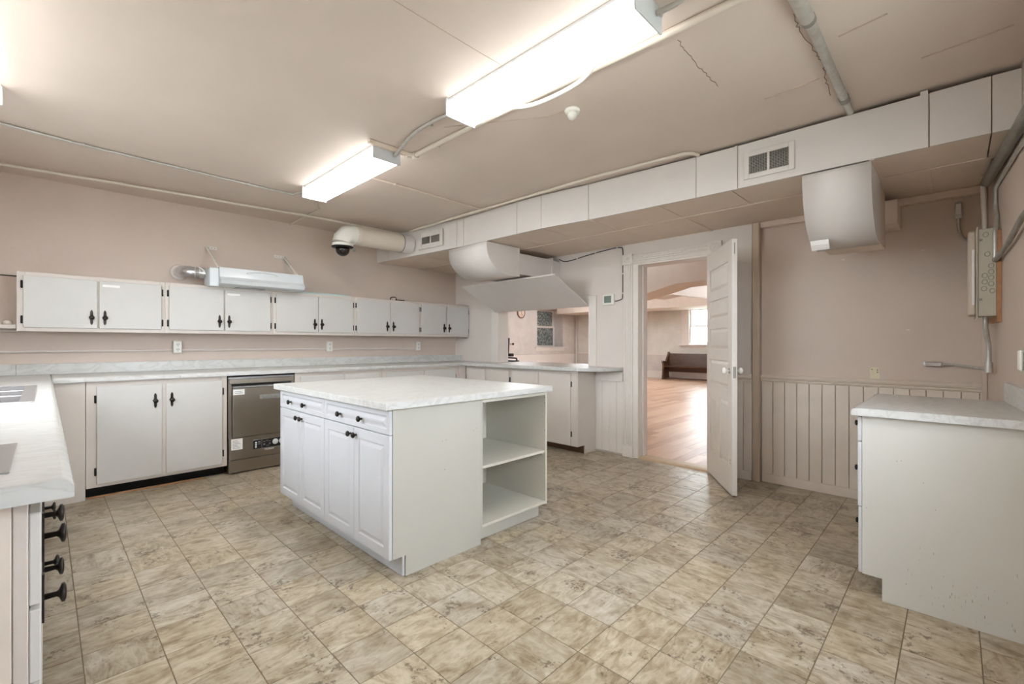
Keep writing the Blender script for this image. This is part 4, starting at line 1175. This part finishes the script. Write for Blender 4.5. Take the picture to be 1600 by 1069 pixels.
# ------------------------------------------------------------------ thermostat and its cable
th_ = thing('thermostat', (WX, 2.73, 1.62), 'small white thermostat with a grey screen beside the door casing', 'thermostat')
B().box(4.306, WX-.001, 2.655, 2.795, 1.622, 1.742, .005).obj('case', 'plastic_white', th_)
B().box(4.304, 4.306, 2.685, 2.775, 1.648, 1.722, .001).obj('screen', 'lcd', th_)
cb = thing('cable', (WX, 2.6, 1.65), 'dark cable clipped to the wall from soffit down to the thermostat', 'cable')
cpts = [(4.324,3.42,2.215),(4.324,3.3,2.175),(4.324,3.0,2.21),(4.324,2.72,2.235),(4.324,2.585,2.235),(4.324,2.555,2.20),(4.324,2.553,2.0),(4.324,2.556,1.72),(4.324,2.575,1.675),(4.324,2.65,1.66)]
B().tube(cpts, .0055, 7, 4).obj('cord', 'wire', cb)
for (y, z) in ((3.15,2.19),(2.9,2.222),(2.62,2.24),(2.553,1.95),(2.556,1.74)): B().box(4.316, WX-.001, y-.006, y+.006, z-.007, z+.007, .002).obj('clip', 'plastic_white', cb)

# ------------------------------------------------------------------ electrical panel by the corner
ep = thing('electrical_panel', (4.0, -.12, 1.35), 'grey electrical panel box on a wooden board in the right corner', 'electrical panel')
ex0, ex1 = 3.85, 4.12
near_block(B(), ex0-.012, ex1+.04, 1.325, 1.86, .001, .02).obj('backing_board', 'board_wood', ep)
B().box(ex0, ex1, -.171, -.097, 1.362, 1.875, .002).obj('box', 'panel_grey', ep)
B().box(ex0-.006, ex1+.02, -.0965, -.088, 1.35, 1.89, .002).obj('cover_flange', 'panel_grey', ep)
B().box(ex0+.01, ex1+.01, -.0875, -.055, 1.372, 1.87, .006).obj('front_cover', 'cover_beige', ep)
B().box(ex0+.004, ex0+.012, -.083, -.07, 1.43, 1.76, .002).obj('latch_strip', 'hall_white', ep)
ko = [(-.135, 1.725), (-.150, 1.655), (-.150, 1.62), (-.150, 1.585), (-.150, 1.55), (-.155, 1.508), (-.124, 1.60), (-.124, 1.563), (-.121, 1.523), (-.128, 1.84)]
for (y, z) in ko:
    pts = [(ex0-.0005, y+.011*math.cos(a*math.pi/8), z+.013*math.sin(a*math.pi/8)) for a in range(17)]
    B().tube(pts, .0016, 5).obj('knockout', 'galv_dark', ep)
for (y, z) in ((-.105, 1.81), (-.112, 1.81), (-.105, 1.46), (-.112, 1.46)): B().box(ex0-.001, ex0, y-.0015, y+.0015, z-.007, z+.007).obj('slot', 'black', ep)
conduit([(3.842,-.165,1.70),(3.842,-.165,1.85),(3.85,-.17,1.88),(3.90,-.176,1.95),(3.95,-.172,2.0),(3.95,-.172,2.13),(3.4,-.213,2.145),(2.9,-.25,2.145)], .0105, 'thin metal conduit rising from the electrical panel to the soffit', 'galv', 0, 10)
conduit([(3.85,-.165,1.685),(3.80,-.172,1.69),(3.45,-.195,1.72),(3.1,-.22,1.78),(2.9,-.24,1.80),(2.4,-.275,1.80)], .0125, 'grey conduit running forward from the panel along the near wall', 'galv_dark', 0, 10)
conduit([(3.98,-.128,1.875),(3.985,-.128,1.95),(4.05,-.125,2.10),(4.12,-.125,2.249)], .013, 'cream painted pipe from the panel top up to the soffit', 'pipe_cream', 5, 10)
conduit([(4.10,-.135,2.20),(3.4,-.192,2.20),(2.2,-.282,2.20)], .026, 'thick grey conduit under the soffit along the near wall', 'galv_dark', 0, 14)
conduit([(3.93,-.13,1.36),(3.93,-.13,1.31),(3.96,-.135,1.25),(3.99,-.145,1.18),(3.99,-.145,1.07)], .012, 'short bent metal conduit below the electrical panel', 'galv', 5, 10)
e1 = thing('conduit_elbow', (3.99, -.145, 1.03), 'metal conduit elbow and pipe to the switch box on the recess wall', 'conduit')
B().tube([(3.99,-.145,1.085),(3.99,-.145,1.025)], .019, 12).obj('elbow', 'galv', e1)
B().tube([(3.99,-.14,1.045),(4.1,-.09,1.05),(4.25,-.03,1.055),(4.352,.0,1.055),(4.358,.06,1.055)], .010, 10, 4).obj('tube', 'galv', e1)
s_ = thing('conduit_box', (4.36, .10, 1.03), 'flat metal conduit fitting on the recess wall below the panel', 'conduit')
B().box(4.34, WR-.001, .058, .165, 1.038, 1.072, .008, 2).obj('body', 'galv', s_)
B().box(4.336, 4.34, .07, .152, 1.043, 1.067, .001).obj('cover', 'steel_bright', s_)
s_ = thing('conduit_box', (4.36, -.02, 2.02), 'upright metal conduit fitting on the recess wall above the panel', 'conduit')
B().box(4.335, WR-.001, -.035, .003, 2.055, 2.165, .010, 2).obj('body', 'galv', s_)
B().box(4.331, 4.335, -.03, -.002, 2.075, 2.15, .001).obj('cover', 'steel_bright', s_)
B().tube([(4.355,-.016,2.06),(4.355,-.016,1.99),(4.34,-.03,1.93),(4.25,-.06,1.88),(4.12,-.07,1.855)], .0095, 10, 4).obj('tube', 'galv', s_)
ob = thing('outlet_box', (2.6, -.2, 1.09), 'grey metal outlet box on the near wall above the right worktop', 'outlet')
B().box(2.45, 2.60, near_y(2.45)+.002, -.185, 1.098, 1.178, .003).obj('box', 'galv', ob)
B().box(2.447, 2.603, -.1845, -.178, 1.092, 1.184, .001).obj('cover', 'galv', ob)
B().box(2.48, 2.57, -.178, -.168, 1.10, 1.175, .004).obj('receptacle', 'plastic_white', ob)
for (y, z) in ((1.5, 0),): pass
# small nail heads and marks on the recess wall
for (y, z, lab) in ((.63, 1.86, 'small white wall anchor high on the recess wall'), (.245, 1.30, 'small scar low on the recess wall right of the door'), (.165, 1.87, 'tiny nail high on the recess wall near the panel')):
    tag(B().box(WR-.003, WR+.001, y-.010, y+.010, z-.006, z+.006, .001).obj('wall_anchor', 'wainscot'), lab, 'anchor')

# ------------------------------------------------------------------ the hall beyond
hx0, hx1, hy0, hy1, hz = 4.5, 15.0, 0.6, 11.0, 2.95
hf = struct(B().box(hx0, hx1+.1, hy0-.1, hy1+.1, -.12, -.001).obj('floor_hall', 'board_wood'), 'shiny laminate floor of the hall beyond the door')
PW, PL = .125, 1.25
rp_ = B(); cnt = 0
pm = B().box(-PL/2+.001, PL/2-.001, -PW/2+.0008, PW/2-.0008, -.008, .003, .0008).mesh('plank', 'plank')
ny = int((hy1-hy0)/PW)
for j in range(ny):
    yc = hy0+(j+.5)*PW
    off = random.random()*PL
    x = hx0-off
    while x < hx1:
        xc = x+PL/2
        r0 = (xc-.5)/xc if xc else 0
        lo = 1.60/4.33*(xc-PL/2)-.1; hi = 2.42/4.33*(xc+PL/2)+.1
        if x > hx0 and xc < 9.6 and lo < yc < hi and cnt < 290:
            put('plank', pm, (xc, yc, 0), hf); cnt += 1
        else:
            a0 = max(x+.001, hx0); a1 = min(x+PL-.001, hx1)
            if a1-a0 > .01: rp_.box(a0, a1, yc-PW/2+.0008, yc+PW/2-.0008, -.008, .003)
        x += PL
o = rp_.obj('plank_field', 'plank', hf); o['kind'] = 'stuff'
struct(B().box(hx0-.1, hx1+.1, hy0-.1, hy1+.1, hz, hz+.1).obj('ceiling_hall', 'hall_ceiling'))
# far wall with window, side wall with deep window
FW = (5.1, 6.62, 1.18, 2.37)
b = B()
b.box(hx1, hx1+.12, hy0-.1, FW[0], 0, hz).box(hx1, hx1+.12, FW[1], hy1+.1, 0, hz).box(hx1, hx1+.12, FW[0], FW[1], 0, FW[2]).box(hx1, hx1+.12, FW[0], FW[1], FW[3], hz)
struct(b.obj('wall_hall_far', 'hall_cream'))
SW = (12.62, 14.15, 1.08, 2.5)
b = B()
b.box(hx0, SW[0], hy1, hy1+.5, 0, hz).box(SW[1], hx1+.1, hy1, hy1+.5, 0, hz).box(SW[0], SW[1], hy1, hy1+.5, 0, SW[2]).box(SW[0], SW[1], hy1, hy1+.5, SW[3], hz)
struct(b.obj('wall_hall_side', 'hall_wall'))
struct(B().box(hx0, hx1+.1, hy0-.2, hy0-.1, 0, hz).obj('wall_hall_near', 'hall_wall'))
struct(B().box(hx0-.0, hx0+.02, hy0-.1, DY0-.02, 0, hz).box(hx0, hx0+.02, DY0-.02, DY1+.02, DZ+.01, hz).box(hx0, hx0+.02, DY1+.02, HY0-.02, 0, hz).box(hx0, hx0+.02, HY0-.02, HY1+.02, 0, .9).box(hx0, hx0+.02, HY0-.02, HY1+.02, HZ1+.02, hz).box(hx0, hx0+.02, HY1+.02, hy1, 0, hz).obj('wall_hall_door', 'hall_wall'))
# wainscot band, rails and baseboards
struct(B().box(hx1-.012, hx1, hy0, hy1, .25, .80).obj('trim_8', 'hall_wall'))
struct(B().box(hx1-.03, hx1, hy0, hy1, .80, .845, .008).obj('trim_9', 'hall_white'))
b = B()
for (z0, z1, d) in ((.0, .15, .03), (.15, .21, .022), (.21, .25, .035)): b.box(hx1-d, hx1, hy0, hy1, z0, z1, .006)
struct(b.obj('baseboard_hall', 'hall_white'))
struct(B().box(hx0+.05, hx1-.03, hy1-.012, hy1, 0, .80).obj('trim_10', 'hall_white'))
struct(B().box(hx0+.05, hx1-.03, hy1-.03, hy1, .80, .835, .006).obj('trim_11', 'hall_wall'))
struct(B().box(hx1-.10, hx1-.0, hy1-.12, hy1-.03, 0, hz, .01).obj('trim_12', 'hall_wall'))
def hall_window(name, build, label):
    return struct(thing(name, build, None, None), label)
w2 = hall_window('window_2', (hx1, 5.86, FW[2]), 'white framed hall window above the bench')
b = B(); xw = hx1+.02
b.box(hx1-.03, hx1+.01, FW[1], FW[1]+.02, FW[2]-.02, FW[3]+.03, .004).box(hx1-.02, hx1+.10, FW[1]-.26, FW[1]-.001, FW[2], FW[3], .004)
b.box(hx1+.02, hx1+.08, FW[0], FW[0]+.08, FW[2], FW[3], .004)
b.obj('window_frame', 'hall_white', w2)
for (z0, z1, xo) in ((FW[2]+.02, 1.80, .03), (1.76, FW[3]-.02, .06)):
    s = B(); ya, yc2 = FW[0]+.08, FW[1]-.26
    s.box(hx1+xo, hx1+xo+.03, ya, ya+.05, z0, z1, .003).box(hx1+xo, hx1+xo+.03, yc2-.05, yc2, z0, z1, .003).box(hx1+xo, hx1+xo+.03, ya+.05, yc2-.05, z0, z0+.045, .003).box(hx1+xo, hx1+xo+.03, ya+.05, yc2-.05, z1-.045, z1, .003)
    so = s.obj('sash', 'hall_white', w2)
    B().box(hx1+xo+.012, hx1+xo+.016, ya+.05, yc2-.05, z0+.045, z1-.045).obj('pane', 'pane_frosted', so)
B().box(hx1-.10, hx1+.01, FW[0]-.1, FW[1]+.06, FW[2]-.05, FW[2], .006).box(hx1-.02, hx1, FW[0]-.05, FW[1]+.03, FW[2]-.12, FW[2]-.05, .004).obj('window_sill', 'hall_white', w2)
w3 = hall_window('window_3', (13.4, hy1, SW[2]), 'hall window with pebbled glass seen through the serving hatch')
yw = hy1+.42
s = B()
for (z0, z1, yo) in ((SW[2], 1.86, 0), (1.83, SW[3], .04)):
    s = B(); s.box(SW[0], SW[0]+.07, yw+yo, yw+yo+.035, z0, z1, .003).box(SW[1]-.09, SW[1], yw+yo, yw+yo+.035, z0, z1, .003).box(SW[0]+.07, SW[1]-.09, yw+yo, yw+yo+.035, z0, z0+.06, .003).box(SW[0]+.07, SW[1]-.09, yw+yo, yw+yo+.035, z1-.05, z1, .003)
    so = s.obj('sash', 'hall_white', w3)
    B().box(SW[0]+.07, SW[1]-.09, yw+yo+.012, yw+yo+.018, z0+.06, z1-.05).obj('pane', 'pane_pebbled', so)
B().box(SW[0]-.12, SW[1]+.10, hy1-.06, hy1+.44, SW[2]-.04, SW[2], .004).box(SW[0]-.10, SW[1]+.08, hy1-.02, hy1-.0005, SW[2]-.16, SW[2]-.04, .004).obj('window_sill', 'hall_white', w3)
# soffits and fixtures of the hall ceiling
struct(B().box(13.6, hx1-.11, hy0, hy1-.13, 2.33, hz-.001, .01).obj('trim_13', 'hall_ceiling'), 'dropped soffit along the far hall wall')
def yz_at(px, py, x):
    r = (px-800)/711.0; v = (537-py)/711.0
    rx = r*math.cos(YAW)+math.sin(YAW); ry = -r*math.sin(YAW)+math.cos(YAW)
    k = x/rx; return (ry*k, H+v*k)
poly = [yz_at(px, py, 6.2) for (px, py) in ((985, 466), (1003, 461), (1030, 452), (1055, 443.5), (1075, 441), (1110, 437.5), (1150, 435))]
poly += [(poly[-1][0], hz-.001), (poly[0][0], hz-.001)]
struct(B().prism(poly, 'x', 6.2, 6.75).obj('trim_14', 'hall_ceiling'), 'bulkhead with a sloping lower edge in the hall')
hd2 = thing('hall_duct', (9.4, 4.6, 2.4), 'white duct hung below the hall ceiling seen through the doorway', 'duct')
poly = [yz_at(px, py, 9.2) for (px, py) in ((1012, 465), (1050, 449), (1100, 446), (1130, 446), (1130, 466), (1075, 463), (1050, 460), (1022, 466))]
B().prism(poly, 'x', 9.2, 9.7).obj('duct_run', 'hall_white', hd2)
for y in (4.25, 4.9): B().tube([(9.45, y, 2.33), (9.45, y, hz)], .01, 8).obj('hanger', 'galv', hd2)
for (x, y, lab) in ((11.5, 5.0, 'lit fluorescent fixture on the hall ceiling far beyond the doorway'), (5.35, 3.3, 'unseen dim fixture added to brighten the hall bulkhead just beyond the doorway'), (7.7, 3.2, 'lit fluorescent fixture on the hall ceiling behind the bulkhead'), (9.0, 8.5, 'lit fluorescent fixture on the hall ceiling beyond the serving hatch'), (12.3, 8.6, 'lit fluorescent fixture at the far end of the hall')):
    t = thing('ceiling_light', (x, y, hz-.1), lab, 'light', 'hall ceiling fixtures')
    B().box(x-.6, x+.6, y-.12, y+.12, hz-.03, hz-.001, .003).obj('housing', 'hall_white', t)
    B().box(x-.585, x+.585, y-.1, y+.1, hz-.09, hz-.031, .01).obj('diffuser', 'hall_fill_glow' if x < 6 else 'hall_glow', t)  # dim one: no visible fixture there, added to brighten the bulkhead

# church bench in the hall
pw = thing('pew', (14.75, 5.9, 0), 'dark brown wooden church bench against the far hall wall', 'bench')
px0, px1, py0, py1 = 14.40, 14.90, 4.6, 7.02
def pew_end(y):
    prof = [(14.42, .003), (14.86, .003), (14.86, .10), (14.83, .45), (14.90, .80), (14.93, .90), (14.88, .92), (14.84, .84), (14.72, .66), (14.66, .60), (14.50, .62), (14.42, .64), (14.40, .60), (14.46, .54), (14.48, .45), (14.45, .2)]
    return B().prism(prof, 'y', y-.03, y+.03).obj('end_panel', 'pew_wood', pw)
pew_end(py1); pew_end(py0)
B().box(14.42, 14.84, py0+.03, py1-.03, .42, .46, .008).obj('seat', 'pew_wood', pw)
B().prism([(14.80, .46), (14.84, .46), (14.91, .86), (14.87, .87)], 'y', py0+.03, py1-.03).obj('backrest', 'pew_wood', pw)
B().box(14.80, 14.83, py0+.03, py1-.03, .25, .42, .004).obj('apron', 'pew_wood', pw)
B().box(14.50, 14.54, py0+.03, py1-.03, .03, .07, .004).obj('footrail', 'pew_wood', pw)
# wall clock
ck = thing('wall_clock', (11.75, hy1-.03, 2.1), 'round wall clock seen through the serving hatch', 'clock')
cxk, czk = 11.74, 2.29
B().lathe([(.20, 0), (.20, -.03), (.17, -.04), (.165, -.02)], (cxk, hy1, czk), 'y', 28).obj('rim', 'clock_rim', ck)
B().lathe([(.168, 0), (.166, -.004)], (cxk, hy1-.02, czk), 'y', 28).obj('face', 'clock_face', ck)
B().tube([(cxk, hy1-.028, czk), (cxk+.05, hy1-.028, czk-.09)], .006, 6).obj('hand', 'black', ck)
B().tube([(cxk, hy1-.028, czk), (cxk-.03, hy1-.028, czk+.12)], .005, 6).obj('hand', 'black', ck)
# black gadget on the hall side of the hatch counter
gd = thing('counter_gadget', (4.66, 4.57, CT), 'black metal gadget with an upright post on the hatch counter behind the left jamb', 'appliance')
B().box(4.60, 4.72, 4.450, 4.750, CT+.001, CT+.016, .004).obj('base', 'black', gd)
B().tube([(4.66,4.740,CT+.05),(4.66,4.490,CT+.05),(4.66,4.450,CT+.04),(4.66,4.445,CT+.012)], .011, 8, 3).obj('arm', 'black', gd)
B().box(4.62, 4.70, 4.535, 4.750, CT+.07, CT+.115, .008).obj('block', 'black', gd)
B().tube([(4.66,4.70,CT+.01),(4.66,4.622,CT+.10),(4.66,4.615,CT+.20),(4.66,4.605,CT+.335)], .016, 8).obj('post', 'black', gd)
B().tube([(4.66,4.66,CT+.25),(4.66,4.520,CT+.25)], .007, 8).obj('shaft', 'galv', gd)
B().lathe([(.004, 0), (.014, -.006), (.016, -.016), (.010, -.026), (.001, -.03)], (4.66, 4.530, CT+.25), 'y', 12).obj('knob', 'bronze', gd)
